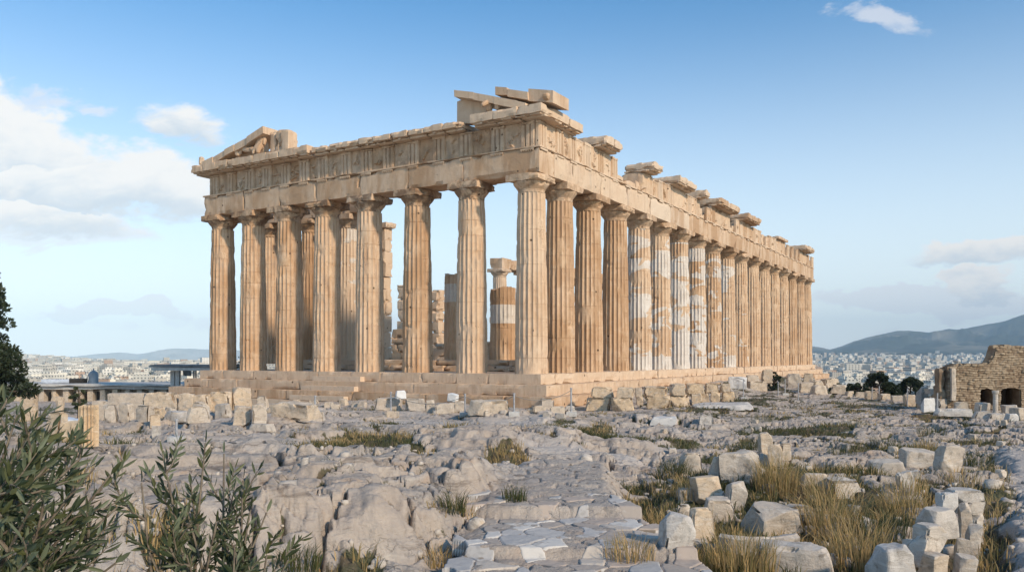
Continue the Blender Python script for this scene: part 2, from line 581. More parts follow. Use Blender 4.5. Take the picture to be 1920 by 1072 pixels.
M_TEMPLE = mat_temple()
M_BLOCK = mat_block()
M_GROUND = mat_ground()
M_OLIVE = mat_leaf('olive_leaf', (.036, .050, .020), (.14, .16, .095), (.12, .12, .04), .15)
M_PINE = mat_leaf('pine_needle', (.020, .032, .014), (.03, .045, .02), (.05, .06, .025), .1)
M_BUSH = mat_leaf('bush_leaf', (.05, .07, .03), (.08, .10, .05), (.11, .11, .05), .2)
M_DRY = mat_leaf('dry_grass_blade', (.57, .385, .17), (.55, .385, .185), (.14, .14, .042), .35)
M_GREEN = mat_leaf('green_grass_blade', (.055, .072, .022), (.06, .075, .026), (.20, .165, .065), .3)
M_TWIG = mat_simple('grey_twig_bark', (.13, .10, .075), (.22, .18, .13), 30)
M_BARK = mat_simple('pine_bark', (.07, .05, .04), (.12, .09, .07), 8)
M_STEEL = mat_simple('dull_steel', (.30, .30, .31), (.42, .42, .43), 12, .45, .1)
M_ROPE = mat_simple('grey_rope', (.20, .18, .16), (.28, .26, .23), 60)
M_CONC = mat_simple('pale_concrete', (.44, .42, .39), (.55, .53, .50), 4, .9, .3, c3=(.33, .31, .28))
M_GREYROOF = mat_simple('grey_sheet_roof', (.16, .165, .17), (.23, .235, .24), 2, .6, .1)
M_BLUEGREY = mat_simple('blue_grey_metal', (.19, .22, .25), (.25, .28, .31), 3, .55, .15)
M_DARK = mat_simple('bay_shade_and_black', (.03, .026, .022), (.05, .042, .035), 3)  # near-black: shade painted on the bay panels, own colour of the roof unit
M_SHEET = mat_simple('pale_blue_sheet', (.50, .54, .60), (.60, .64, .70), 5, .6, .4)

# ------------------------------------------------------------------ the terrain
YAW = -.545
TC, TS = math.cos(YAW), math.sin(YAW)
TCAM = (21.689, -37.949, .855)
TZ = CAMZ - TCAM[2]
TLOC = (-TCAM[0] * TC + TCAM[1] * TS, -TCAM[0] * TS - TCAM[1] * TC, TZ)


def plateau_edge(X):
    return 60 + 4 * np.sin(X * .13) + sst(X, -12, -20) * 25 + 3 * vn2(X * .25, X * 0 + 4, 3)


def path_mask(X, Y):
    xc = .55 + (Y - 9) * .052 + .15 * np.sin(Y * .9)
    hw = 1.22 - (Y - 9) * .075
    return sst(np.abs(X - xc), hw + .45, hw - .15) * sst(Y, 17.2, 15.6)


def path_z(X, Y):
    w = .10 * vn2(X * 1.3, Y * .4, 77)
    return .015 + .115 * sst(Y + w, 9.42, 9.52) + .15 * sst(Y + w * 1.6, 11.28, 11.38) + .10 * sst(Y, 12.5, 16.5)


OC = [(-30, 6.5), (-5, 8.0), (-2.9, 8.75), (-2.2, 9.5), (-1.35, 9.85), (-.98, 10.75), (-.62, 11.9), (-.2, 13.0), (.3, 14.2), (1.4, 16.8), (6, 24)]


def outcrop(X, Y):
    """signed distance-like value: positive behind the broken front of the outcrop"""
    best = np.full(X.shape, 1e9); sign = np.ones(X.shape)
    wx = X + .16 * vn2(X * 1.6, Y * 1.6, 55) + .07 * vn2(X * 5, Y * 5, 56); wy = Y + .2 * vn2(X * 1.4 + 9, Y * 1.4, 57) + .07 * vn2(X * 5.2, Y * 5.2 + 3, 58)
    for (ax, ay), (bx, by) in zip(OC[:-1], OC[1:]):
        dx, dy = bx - ax, by - ay
        t = np.clip(((wx - ax) * dx + (wy - ay) * dy) / (dx * dx + dy * dy), 0, 1)
        ex, ey = wx - ax - t * dx, wy - ay - t * dy
        d = np.hypot(ex, ey)
        s = np.where(dx * (wy - ay) - dy * (wx - ax) > 0, 1, -1)
        sign = np.where(d < best, s, sign)
        best = np.minimum(best, d)
    return best * sign


def terrace(h, s, k):
    q = h / s
    f = np.floor(q)
    return s * (f + sst(q - f, 1 - k, 1))


def terrain(X, Y):
    X = np.asarray(X, float); Y = np.asarray(Y, float)
    base = -.02 - .20 * sst(Y, 20, 42)
    right = sst(X - (1.6 + (Y - 15.5) * .46), -.7, .9)            # slab field on the right, ledges and hummocks on the left
    right = np.maximum(right, sst(Y, 33, 38) * sst(X, 3, 9))
    calm = 1 - .7 * sst(Y, 29, 36)
    wx = X + .55 * fb2(X * .8, Y * .8, 11, 4, .55); wy = Y + .55 * fb2(X * .8 + 7, Y * .8, 13, 4, .55)
    rough = sst(fb2(X * .3 + 2, Y * .33, 19, 2), -.3, .2)
    # ledges and hummocks
    n1 = .62 * fb2(wx * .27, wy * .36, 21, 3)
    led = .8 * terrace(n1 + .02 * Y, .16, .22) - .015 * Y + .25 * n1
    far = 1 - .45 * sst(Y, 14, 24)
    fine = 1 - .8 * sst(Y, 13, 28)
    rough = rough * far
    hum = .10 + led + (.03 + .14 * rough) * np.abs(vn2(wx * .95, wy * 1.2, 23)) + (.015 + .045 * rough) * (.3 + .7 * fine) * np.abs(vn2(wx * 2.3, wy * 2.9, 25)) \
        + ((.005 + .016 * rough) * np.abs(vn2(wx * 5.2, wy * 6.2, 27)) + .012 * fb2(X * 7, Y * 8, 29, 3, .6)) * fine
    f1, f2, cid, cx, cy = worley(wx * .62 + .22 * fb2(X * 2.2, Y * 2.2, 31, 2), wy * .95 + .22 * fb2(X * 2.2 + 5, Y * 2.2, 33, 2), 35)
    crk = sst(f2 - f1, .075, .0) * sst(vn2(X * .55, Y * .6, 36), -.45, .1)
    m1, m2, mid_, _, _ = worley(wx * 1.7, wy * 2.3, 39)
    crk2 = sst(m2 - m1, .09, .01) * rough * sst(vn2(X * .9 + 8, Y, 34), -.2, .2)
    hum = hum + .07 * (cid - .5) + .035 * (mid_ - .5) * rough - .12 * crk - .05 * crk2
    pit = sst(vn2(X * 3.6, Y * 3.0, 37), .55, .75) * sst(vn2(X * .6, Y * .6, 38), -.1, .4)
    hum = hum - .16 * pit
    basin = sst(fb2(X * .33 + 3.3, Y * .36 + 1.7, 41, 3) + .3 * fb2(X * 2, Y * 2, 42, 3), .27, .38) * sst(Y, 11, 13)
    # flat slabs with open joints
    sx = X + .35 * fb2(X * .8, Y * .8, 43, 3, .5); sy = Y + .22 * fb2(X * .8 + 4, Y * .8, 45, 3, .5)
    g1, g2, sid, ax, ay = worley(sx * .42, sy * .95, 47)
    k1, k2, kid, bx, by = worley(sx * 1.0, sy * 2.4, 49)
    gap = sst(g2 - g1, .15, .02)
    gap2 = sst(k2 - k1, .12, .02) * (kid > .25)
    n2 = .5 * fb2(sx * .2, sy * .34, 53, 3)
    slab = .8 * terrace(n2 + .012 * Y, .12, .14) - .010 * Y + (.13 * (sid - .45) + .08 * ay) * far + .05 * (kid - .5) - .15 * gap - .07 * gap2 \
        + (.02 * fb2(X * 5, Y * 6, 51, 4, .6) + .03 * np.abs(vn2(X * 2.6, Y * 3.4, 54))) * fine
    def crease(sc_, k, sd, ex=1.25):
        return sst(np.abs(fb2(wx * sc_ * .8, wy * sc_ * ex, sd, 2)), k, 0)
    msk = sst(fb2(X * .7, Y * .7, 90, 2), -.25, .15)
    c1 = crease(.55, .06, 84)
    c2 = crease(1.3, .07, 86) * msk
    fis = (.15 * c1 * calm + .07 * c2 + .035 * crease(3.2, .10, 88) * (.3 + .7 * msk)) * (1 - .55 * right)
    c3 = crease(.5, .07, 93, 2.8)
    c4 = crease(1.3, .09, 95, 2.6)
    fis = fis + right * (.11 * c3 + .06 * c4)
    hum = hum + .014 * fb2(X * 3.3, Y * 3.6, 97, 5, .62) * fine
    hummock = hum * calm + (.05 * (sid - .4) - .05 * gap - .04 * gap2) * sst(Y, 28, 36)
    z = base + (hummock - .16) * (1 - right) + slab * right * (1 - .35 * sst(Y, 30, 45)) - fis
    low = np.maximum(sst(fb2(X * .38, Y * .42, 61, 3) + .3 * fb2(X * 1.6, Y * 2.2, 62, 3), .16, .30), 0) * right
    # outcrop with a broken front
    o = outcrop(X, Y)
    oc_h = .80 * (1 - .72 * sst(Y, 11.8, 17.5)) * sst(X, 4.5, 1.0) * sst(X, -14, -7)
    front = sst(o + .16 * fb2(X * 2.2, Y * 2.2, 68, 4, .6), -.62, .42)
    cl1, cl2, clid, _, _ = worley(X * .95 + .3 * fb2(X * 2, Y * 2, 64, 3), Y * .8 + .3 * fb2(X * 2, Y * 2 + 2, 65, 3), 66)
    bulge = sst(o, -.5, -.1) * sst(o, 1.1, .1) * (oc_h > .1)
    z = z + oc_h * front + (.22 * (clid - .5) - .12 * cl1 - .34 * sst(cl2 - cl1, .09, 0) + .06 * fb2(X * 3, Y * 3, 67, 4, .6)) * bulge
    infront = sst(o, -.1, -.5) * sst(Y, 17, 15)
    z = z - .12 * infront * (1 - right)
    # earth banked against the long side
    lx = (X - TLOC[0]) * TC + (Y - TLOC[1]) * TS; ly = -(X - TLOC[0]) * TS + (Y - TLOC[1]) * TC
    z = z + (.62 + .15 * fb2(X * .8, Y * .8, 98, 3)) * sst(lx, 6.2, 2.6) * sst(ly, 4, 9) * sst(lx, .5, 2)
    # levelled trodden strips
    flat = .85 * sst(np.abs(Y - 27.5 - .12 * (X + 4)), 2.2, .9) * sst(X, 3, -2) * sst(X, -9, -5) + .8 * sst(np.abs(Y - 19.3), 1.1, .3) * sst(np.abs(X - 1.6), 1.9, 1.0)
    flat = np.maximum(flat, .9 * sst(X - (5.3 + (Y - 9.1) * .58) - .3 * fb2(X, Y, 83, 3), 0, .5) * sst(Y, 24, 19))
    flat = np.clip(flat, 0, .9)
    z = z * (1 - flat) + (base + .12) * flat
    # path bed
    pm = path_mask(X, Y)
    z = z * (1 - pm) + (path_z(X, Y) - .012 + .022 * fb2(X * 3, Y * 3, 81, 4, .6) + .035 * (mid_ - .5) - .04 * sst(m2 - m1, .1, .0)) * pm
    # soil lies in the hollows
    soil = np.maximum.reduce([sst(g2 - g1, .20, .08) * right * sst(fb2(X * .5, Y * .5, 71, 2), -.5, -.1), .75 * low, basin * (1 - right) * .95,
                              .9 * sst(f2 - f1, .11, .03) * (1 - right) * sst(fb2(X * .8, Y * .8, 73, 2), .02, .25),
                              infront * sst(fb2(X * 1.1, Y * 1.1, 75, 2), -.3, .1) * (1 - pm), pit * .8])
    soil = np.maximum.reduce([soil, .9 * c1 * (1 - right) * sst(fb2(X * .6, Y * .6, 74, 2), -.3, .05), .75 * c2 * (1 - right), right * .95 * c3, right * .8 * c4])
    soil = soil * (1 - flat) * (1 - .9 * pm)
    z = z - .07 * soil * sst(Y, 40, 30)
    # behind the temple and at the edges the rock falls to the plain
    e = plateau_edge(X) + 52 * sst(24 + (Y - 60) * .33 - X, -.5, 2) * sst(X, -22, -16)
    z = z - 42 * sst(Y, e, e + 40) - 2.5 * sst(Y, e - 5, e + 6)
    z = z - 1.2 * sst(X, -13, -22) * sst(Y, 26, 48)
    clean = np.clip(flat, 0, 1) * .8 + .5 * sst(vn2(X * .7, Y * .8, 79), .35, .7) * (1 - right)
    return z, np.clip(soil, 0, 1), np.where(right > .5, sid * .6 + kid * .4, cid), np.clip(clean, 0, 1)


def gz(x, y):
    return float(terrain(np.array([x]), np.array([y]))[0][0])


def ground_at(px, py):
    """where the sight line through a photo pixel meets the rock"""
    d = np.exp(np.linspace(math.log(5), math.log(95), 1500))
    X = (px - CX) / FPX * d; Z = CAMZ - (py - CY) / FPX * d
    h = terrain(X, d)[0]
    k = int(np.argmax(Z <= h)) if (Z <= h).any() else len(d) - 1
    return float(X[k]), float(d[k]), float(h[k])


def build_ground():
    px = np.concatenate([np.linspace(-900, -60, 60)[:-1], np.linspace(-60, 1980, 1100), np.linspace(1980, 2820, 60)[1:]])
    d = np.concatenate([np.exp(np.linspace(math.log(4), math.log(70), 800)), np.linspace(71, 130, 40)])
    P, D = np.meshgrid(px, d)
    X = (P - CX) / FPX * D
    z, soil, cell, clean = terrain(X.ravel(), D.ravel())
    nx, nd = len(px), len(d)
    i = np.arange(nx * nd).reshape(nd, nx)
    F = np.stack([i[:-1, :-1], i[:-1, 1:], i[1:, 1:], i[1:, :-1]], -1).reshape(-1, 4)
    V = np.stack([X.ravel(), D.ravel(), z], 1)
    # sideways push gives the steep faces some overhang and grain
    stp = np.clip(.02 * D.ravel() / 10, 0, .05)
    V[:, 1] += vn3(V * 7, 91) * stp
    V[:, 0] += vn3(V * 7 + 3, 92) * stp
    obj('ground', mesh('ground', V, F, M_GROUND, {'soil': soil, 'cell': cell, 'clean': clean}, True), kind='structure')


build_ground()


def build_path():
    nx, ny = 260, 520
    ys = np.exp(np.linspace(math.log(8.2), math.log(16.6), ny)); xs = np.linspace(-1.3, 2.7, nx)
    X, Y = np.meshgrid(xs, ys)
    x, y = X.ravel(), Y.ravel()
    wx = x + .10 * vn2(x * 2.5, y * 2.5, 201); wy = y + .10 * vn2(x * 2.5 + 5, y * 2.5, 202)
    f1, f2, cid, cx, cy = worley(wx * 2.9 + .25 * vn2(x * 1.1, y * 1.3, 207), wy * 2.6 + .3 * vn2(x * 1.2 + 3, y, 208), 203, 1.0)
    g = sst(f2 - f1, .02, .06)
    z = path_z(x, y) - .03 + .026 * g + .014 * (cid - .5) * g + .03 * cx * (cid - .5) * g + .006 * fb2(x * 14, y * 14, 205, 3)
    pm = path_mask(x, y)
    drop = np.mod(cid * 7.31, 1.0)
    keep_c = ((pm > .3) & (drop > .26 + .85 * sst(y, 10.5, 15.5) + .35 * sst(pm, 1.0, .4) + .25 * sst(vn2(x * .9, y * .7, 209), .0, .5))).astype(float)
    z = z - .2 * (1 - keep_c)
    i = np.arange(nx * ny).reshape(ny, nx)
    F = np.stack([i[:-1, :-1], i[:-1, 1:], i[1:, 1:], i[1:, :-1]], -1).reshape(-1, 4)
    F = F[(keep_c[F] > .5).any(1)]
    m, t = material('flagstone')
    gp = t.n('ShaderNodeNewGeometry').outputs['Position']
    c = vattr(t, 'cell'); gg = vattr(t, 'gap')
    n = t.noise(gp, 5, 6, .65, .4)
    cr = t.n('ShaderNodeValToRGB', {0: c})
    cr.color_ramp.interpolation = 'CONSTANT'
    for p, q in ((0, (.38, .32, .27)), (.18, (.47, .435, .40)), (.4, (.44, .355, .29)), (.55, (.60, .55, .49)), (.7, (.42, .395, .37)), (.83, (.52, .445, .37))):
        e = cr.color_ramp.elements[0] if p == 0 else cr.color_ramp.elements.new(p)
        e.position = p; e.color = (*q, 1)
    col = t.mix(t.ss(n, .5, .72, 0, .6), cr.outputs[0], (.25, .225, .20))
    col = t.mix(t.ss(t.noise(gp, 17, 4, .6), .58, .75, 0, .5), col, (.50, .47, .43))
    col = t.mix(t.ss(gg, .55, .12), col, (.20, .165, .13))
    finish(t, col, .85, t.m('ADD', n, t.m('MULTIPLY', t.noise(gp, 40, 4, .6), .3)), .4, .02, .35)
    obj('path', mesh('path', np.stack([x, y, z], 1), F, m, {'cell': cid, 'gap': g}, True), kind='structure')


build_path()

# ------------------------------------------------------------------ the temple, in its own frame: corner column at the origin,
# the eight-column front runs to -x, the long side to +y


def ray(px, py):
    x, y, z = (px - CX) / FPX, 1.0, -(py - CY) / FPX
    return (x * TC + y * TS, -x * TS + y * TC, z)


def FP(px, py=CY, yl=0.0):
    r = ray(px, py); k = (yl - TCAM[1]) / r[1]
    return TCAM[0] + r[0] * k, TCAM[2] + r[2] * k          # x, z on a plane parallel to the front


def LP(px, py=CY, xl=0.0):
    r = ray(px, py); k = (xl - TCAM[0]) / r[0]
    return TCAM[1] + r[1] * k, TCAM[2] + r[2] * k          # y, z on a plane parallel to the long side


temple = obj('ancient_temple', None, None, TLOC, YAW)
temple.empty_display_size = 2
tag(temple, 'ruined honey-coloured marble temple with rows of fluted columns on a stepped base', 'temple')
H = 10.43
CAPH = .92


def shaft_mesh(seed, height, r0=.885, r1=.715, broken=False):
    nf, k = 20, 5
    na = nf * k
    nzv = 56
    zs = list(np.linspace(0, height, nzv))
    drums = [i * .94 + .12 * math.sin(seed * 3 + i * 2) for i in range(1, int(height / .94) + 1) if i * .94 < height - .2]
    for q in drums:
        zs += [q - .012, q, q + .012]
    zs = np.array(sorted(zs))
    th = np.arange(na) / na * 2 * math.pi
    fl = np.abs(np.sin(th * nf / 2))
    T, Z = np.meshgrid(th, zs)
    Fl = np.tile(fl, (len(zs), 1))
    u = Z / H
    rad = r0 + (r1 - r0) * u + .03 * np.sin(np.pi * np.clip(u, 0, 1))
    jo = np.zeros_like(Z)
    for q in drums:
        jo += (np.abs(Z - q) < .006)
    # drums sit slightly turned and shifted on one another
    dn = np.floor(Z / .94)
    ox = (_h(dn, dn * 0, dn * 0, seed) - .5) * .010; oy = (_h(dn, dn * 0 + 1, dn * 0, seed) - .5) * .010
    P = np.stack([np.cos(T) * rad, np.sin(T) * rad, Z], -1).reshape(-1, 3)
    wear = np.clip(fb3(P * 1.3 + seed * 5, seed + 3, 4) * 2.2 - .05, 0, 1).reshape(Z.shape)
    gouge = np.clip(fb3(P * np.array([1.6, 1.6, 2.6]) + seed * 9 + 30, seed + 9, 3) * 3.0 - 1.25, 0, 1).reshape(Z.shape)
    depth = .098 * (1 - u * .2)
    r = rad - depth * (1 - Fl) * 0 - depth * Fl ** .8 * (1 - .5 * wear) - .05 * wear * (1 - Fl) - .09 * gouge - .022 * jo
    r = r + .005 * fb3(P * 6 + seed, seed + 21, 2).reshape(Z.shape)
    zz = Z.copy()
    if broken:
        top = Z > height - .5
        zz = np.where(top, np.minimum(Z, height - .35 + .3 * fb3(P * 1.4 + seed, 77).reshape(Z.shape)), Z)
    V = np.stack([np.cos(T) * r + ox, np.sin(T) * r + oy, zz], -1).reshape(-1, 3)
    n = len(zs)
    i = np.arange(n * na).reshape(n, na)
    F = np.stack([i[:-1], np.roll(i, -1, 1)[:-1], np.roll(i, -1, 1)[1:], i[1:]], -1).reshape(-1, 4).tolist()
    c = len(V)
    V = np.vstack([V, [[0, 0, float(zz[-1].mean())]]])
    F += [[int(i[-1, a]), int(i[-1, (a + 1) % na]), c] for a in range(na)]
    me = mesh('column_shaft', V, F, M_TEMPLE)
    return me


def capital_mesh(seed, r1=.715, ab=1.0):
    b = MB()
    na = 40
    prof = [(r1, 0), (r1 * 1.0, .10), (r1 * 1.02, .12), (r1 * 1.0, .15), (r1 * 1.05, .20), (r1 * 1.16, .30), (r1 * 1.27, .40), (r1 * 1.345, .49), (r1 * 1.35, .53), (r1 * 1.30, .56)]
    P = np.array([[math.cos(2 * math.pi * a / na) * r, math.sin(2 * math.pi * a / na) * r, z] for r, z in prof for a in range(na)])
    dmg = np.clip(fb3(P * 2 + seed * 4, seed) * 3 - .7, 0, 1)
    P[:, :2] *= (1 - .16 * dmg)[:, None]
    F = [[j * na + a, j * na + (a + 1) % na, (j + 1) * na + (a + 1) % na, (j + 1) * na + a] for j in range(len(prof) - 1) for a in range(na)]
    b.add(P, F)
    b.add(*rbox(-ab, ab, -ab, ab, .55, CAPH, .2, .016, .015, 1.6, seed, 1 if seed % 3 == 0 else 0))
    return b.me('capital', M_TEMPLE)


SH = [shaft_mesh(s, H - CAPH) for s in range(1, 7)]
CAPM = [capital_mesh(s) for s in range(1, 6)]
ncol = 0


def column(x, y, mend=0.0, pale=0.0, z0=0.0, sm=None, cap=True, scale=1.0, label=None, band=0.0):
    global ncol
    sm = sm or SH[ncol % len(SH)]
    o = obj('column', sm, temple, (x, y, z0), (ncol * 1.257) % 6.283, mend=mend, pale=pale, band=band)
    o.scale = (scale, scale, 1)
    if label:
        o['label'] = label
    if cap:
        c = obj('capital', CAPM[ncol % len(CAPM)], o, (0, 0, H - CAPH), -((ncol * 1.257) % 6.283), mend=0.0, pale=min(1, pale), stain=.75 if z0 == 0 and y == 0 else .35)
        c.scale = (1 / scale, 1 / scale, 1)
    ncol += 1
    return o


FX = [FP(p)[0] for p in (884.4, 783, 693, 613, 542.4, 475, 418)]
LY = [LP(p)[0] for p in (1049.6, 1103.4, 1153.8, 1198, 1236, 1272, 1304, 1334, 1361, 1385.7, 1408.5, 1428.7, 1446.8, 1464, 1480.4, 1496, 1509)]
CNX, CNY = -.10, -.02
XE, YE = FX[-1], LY[-1]
column(CNX, CNY)
for x in FX:
    column(x, 0)
for k, y in enumerate(LY):
    column(0, y, (0, 0, 0, .85, .9, 1.05, 1.0, .62, .72, .45, .12, .08, 0, 0, 0, 0, 0)[k])
# far side and back rows, glimpsed between the front columns
for px in (937, 985):
    r = FP(px, CY, 38.0 if px == 937 else 42.0)
    column(r[0], 38.0 if px == 937 else 42.0, 0, .45)
for k in (11, 13, 15):
    column(XE, LY[k], 0, .2)
for t in (.2, .4, .6, .8):
    column(XE * t, YE, 0, .1)
xx0 = FP(937, CY, 38.0)[0]
mb = MB(); mb.add(*rbox(xx0 - .75, xx0 + .8, 37.2, 43.5, H, H + 1.15, .5, .03, .04, 2, 5, 1))
obj('architrave', mb.me('architrave', M_TEMPLE), temple, pale=.6)


def run_blocks(b, x0, x1, y0, y1, z0, z1, axis, L, seed, amp=.014, chip=1.0, seg=.28, jit=.005):
    """a course of blocks with open joints"""
    a0, a1 = (x0, x1) if axis == 'x' else (y0, y1)
    q = random.Random(seed)
    n = max(1, round((a1 - a0) / L))
    cuts = [a0] + [a0 + (a1 - a0) * (i + q.uniform(-.22, .22)) / n for i in range(1, n)] + [a1]
    for i in range(n):
        s, e = cuts[i] + .002, cuts[i + 1] - .002
        o = q.uniform(-jit, jit)
        if axis == 'x':
            b.add(*rbox(s, e, y0 + o, y1, z0, z1, seg, amp, .008, chip, seed + i))
        else:
            b.add(*rbox(x0, x1 + o, s, e, z0, z1, seg, amp, .008, chip, seed + i))


# stepped base: three courses
SE = 1.05
for k in range(3):
    b = MB()
    e = SE + .70 * k
    zt, zb = -.55 * k, -.55 * (k + 1)
    run_blocks(b, XE - e, e, -e, -e + 1.6, zb, zt, 'x', 2.7, 100 + 17 * k, .012, 1.5, .2)
    run_blocks(b, e - 1.6, e, -e + 1.61, YE + e, zb, zt, 'y', 2.1, 300 + 17 * k, .014, 1.7, .24)
    run_blocks(b, XE - e, XE - e + 1.6, -e + 1.61, YE + e, zb, zt, 'y', 3.4, 500 + 17 * k, .01, 1, .8)
    b.add(*rbox(XE - e + 1.6, e - 1.62, YE + e - 1.6, YE + e, zb, zt, 1.5, .01))
    obj('step', b.me('step', M_TEMPLE), temple, pale=(.42, .36, .30)[k])
b = MB()
b.add(*rbox(XE - SE + 1.61, SE - 1.61, -SE + 1.61, YE + SE - 1.61, -.5, -.006, 3, .004))
b.add(*rbox(XE - 3, 3, -3, YE + 3, -3.2, -1.66, 3, .02))
obj('floor', b.me('floor', M_TEMPLE), temple, pale=.35)
# short new steps let into the middle of the front
xa, xb = FP(590, 700, -1.2)[0], FP(680, 700, -1.2)[0]
b = MB()
for i in range(3):
    e = SE + .70 * i
    run_blocks(b, xa - .25 * i, xb + .15 * (i % 2), -e - .36, -e + .1, -.55 * i - .56, -.55 * i - .27, 'x', .9, 900 + i, .006, .6, .3, .004)
obj('entrance_stair', b.me('entrance_stair', M_TEMPLE), temple, pale=.7, label='paler new stair set into the front steps')

# architrave
AO = .86
b = MB()
cuts = [XE - AO] + [(p + q) / 2 * 0 + p for p, q in zip(FX[::-1][1:], FX[::-1])] + [.84]
for i in range(len(cuts) - 1):
    b.add(*rbox(cuts[i] + .006, cuts[i + 1] - .006, -AO, AO, H, H + 1.28, .22, .016, .018, 2.0, 40 + i))
obj('architrave', b.me('architrave', M_TEMPLE), temple, pale=.35)
b = MB(); bw = MB()
cuts = [-AO + .0] + [LY[i] for i in range(17)]
cuts[-1] = YE + AO
for i in range(17):
    x0 = -AO
    if i in (4, 5):
        bw = MB()
    (bw if i in (4, 5) else b).add(*rbox(x0, AO if i else .86, (cuts[i] if i else AO * .9) + .006, cuts[i + 1] - .006, H, H + 1.28, .3, .014, .018, 1.6, 60 + i))
    if i == 3:
        obj('architrave', b.me('architrave', M_TEMPLE), temple, pale=.40)
        b = MB()
    if i in (4, 5):
        obj('architrave', bw.me('architrave', M_TEMPLE), temple, pale=.9, label='nearly white new block in the long beam')
obj('architrave', b.me('architrave', M_TEMPLE), temple, pale=.40)
# back and far beams
b = MB()
b.add(*rbox(XE - AO, -AO - .02, YE - AO, YE + AO, H, H + 2.6, 1.5, .02))
obj('architrave', b.me('architrave', M_TEMPLE), temple, pale=.2)
b = MB(); b.add(*rbox(XE - AO, XE + AO, LY[10], YE - AO - .02, H, H + 1.3, 1.2, .03, .02, 2, 8))
obj('architrave', b.me('architrave', M_TEMPLE), temple, pale=.2)

# taenia and regulae
FO = AO + .0
ZF = H + 1.28
CORX = .86
b = MB()
b.add(*rbox(XE - AO - .05, CORX + .06, -AO - .07, -AO + .4, ZF, ZF + .10, .4, .008, .01, 2, 3, maxn=70))
TRIX = [FP(p, 300, -AO - .05)[0] for p in (399, 432, 466, 498, 533, 568, 603, 646, 685, 726, 772, 821, 872, 931, 988)]
for x in TRIX:
    b.add(*rbox(x - .40, x + .40, -AO - .06, -AO + .02, ZF - .10, ZF - .003, .2, .006, .006))
    for g in range(6):
        gx = x - .34 + g * .136
        b.add(*rbox(gx - .035, gx + .035, -AO - .05, -AO + .02, ZF - .15, ZF - .10, .1, .002, .004))
obj('taenia', b.me('taenia', M_TEMPLE), temple, pale=.2)
TRIY = [AO * -1 + .45] + sum([[(p + q) / 2, q] for p, q in zip([0.0] + LY[:-1], LY)], [])
TRIY[-1] = YE + AO - .42
b = MB()
b.add(*rbox(AO - .3, AO + .06, AO, YE + AO + .05, ZF, ZF + .10, .5, .010, .01, 2, 4, maxn=110))
b.add(*rbox(CORX - .3, CORX + .06, -AO + .41, AO - .01, ZF, ZF + .10, .4, .008, .01, 2, 4))
for y in TRIY:
    xo = CORX if y < AO else AO
    b.add(*rbox(xo - .02, xo + .055, y - .38, y + .38, ZF - .11, ZF - .003, .2, .006, .006))
obj('taenia', b.me('taenia', M_TEMPLE), temple, pale=.4)

# frieze: backing, triglyphs, metopes
FZ0, FZ1 = ZF + .10, ZF + 1.42


def triglyph_mesh(h, seed=0):
    """three upright bars with bevelled grooves, front towards -y, 0.84 wide"""
    b = MB()
    w = .84
    prof = [(-w / 2, .05), (-w / 2 + .06, -.02), (-w / 2 + .18, -.02), (-w / 2 + .235, .06), (-w / 2 + .29, -.02), (-.065 + .0, -.02), (.065, -.02)]
    prof = [(-.42, .05), (-.36, -.03), (-.20, -.03), (-.14, .10), (-.08, -.03), (.08, -.03), (.14, .10), (.20, -.03), (.36, -.03), (.42, .05)]
    back = .22
    hh = h - .17
    nzv = 7
    V = []
    for j in range(nzv):
        z = hh * j / (nzv - 1)
        for x, y in prof:
            V.append((x, y, z))
        V.append((.42, back, z)); V.append((-.42, back, z))
    V = np.array(V)
    V[:, 1] += .02 * fb3(V * 4 + seed * 3, seed)
    V[:, 0] += .012 * fb3(V * 4 + seed * 5 + 9, seed)
    n = len(prof) + 2
    F = [[j * n + i, j * n + (i + 1) % n, (j + 1) * n + (i + 1) % n, (j + 1) * n + i] for j in range(nzv - 1) for i in range(n)]
    F.append([(nzv - 1) * n + i for i in range(n)])
    b.add(V, F)
    b.add(*rbox(-.43, .43, -.045, back, hh, h, .16, .008, .01, 2, seed))
    return b.me('triglyph', M_TEMPLE)


TG = [triglyph_mesh(FZ1 - FZ0, s) for s in range(4)]


def metope_mesh(w, h, seed, relief):
    """slab with the worn stumps of a carved relief"""
    nx, nz = 34, 34
    x = np.linspace(-w / 2, w / 2, nx); z = np.linspace(0, h, nz)
    X, Z = np.meshgrid(x, z)
    x, z = X.ravel(), Z.ravel()
    q = random.Random(seed)
    r = .012 * fb2(x * 4 + seed, z * 4, seed, 3)
    for _ in range(relief):
        cx_, cz_ = q.uniform(-.25, .25) * w, q.uniform(.2, .7) * h
        an = q.uniform(0, 3.14); L = q.uniform(.12, .36); wd = q.uniform(.045, .10)
        a = (x - cx_) * math.cos(an) + (z - cz_) * math.sin(an); c = -(x - cx_) * math.sin(an) + (z - cz_) * math.cos(an)
        c = c + .12 * np.sin(a * 6 + seed)
        r = np.maximum(r, .13 * sst(np.sqrt((a / L) ** 2 + (c / wd) ** 2) + .3 * vn2(x * 9, z * 9, seed), 1.1, .5))
    y = -r
    V = np.stack([x, y, z], 1)
    i = np.arange(nx * nz).reshape(nz, nx)
    F = np.stack([i[:-1, :-1], i[:-1, 1:], i[1:, 1:], i[1:, :-1]], -1).reshape(-1, 4).tolist()
    b = MB(); b.add(V, F)
    b.add(*rbox(-w / 2, w / 2, .012, .16, 0, h, .5, .002, .004))
    b.add(*rbox(-w / 2, w / 2, -.035, .03, h - .12, h, .3, .008, .008))
    return b.me('metope', M_TEMPLE, False)


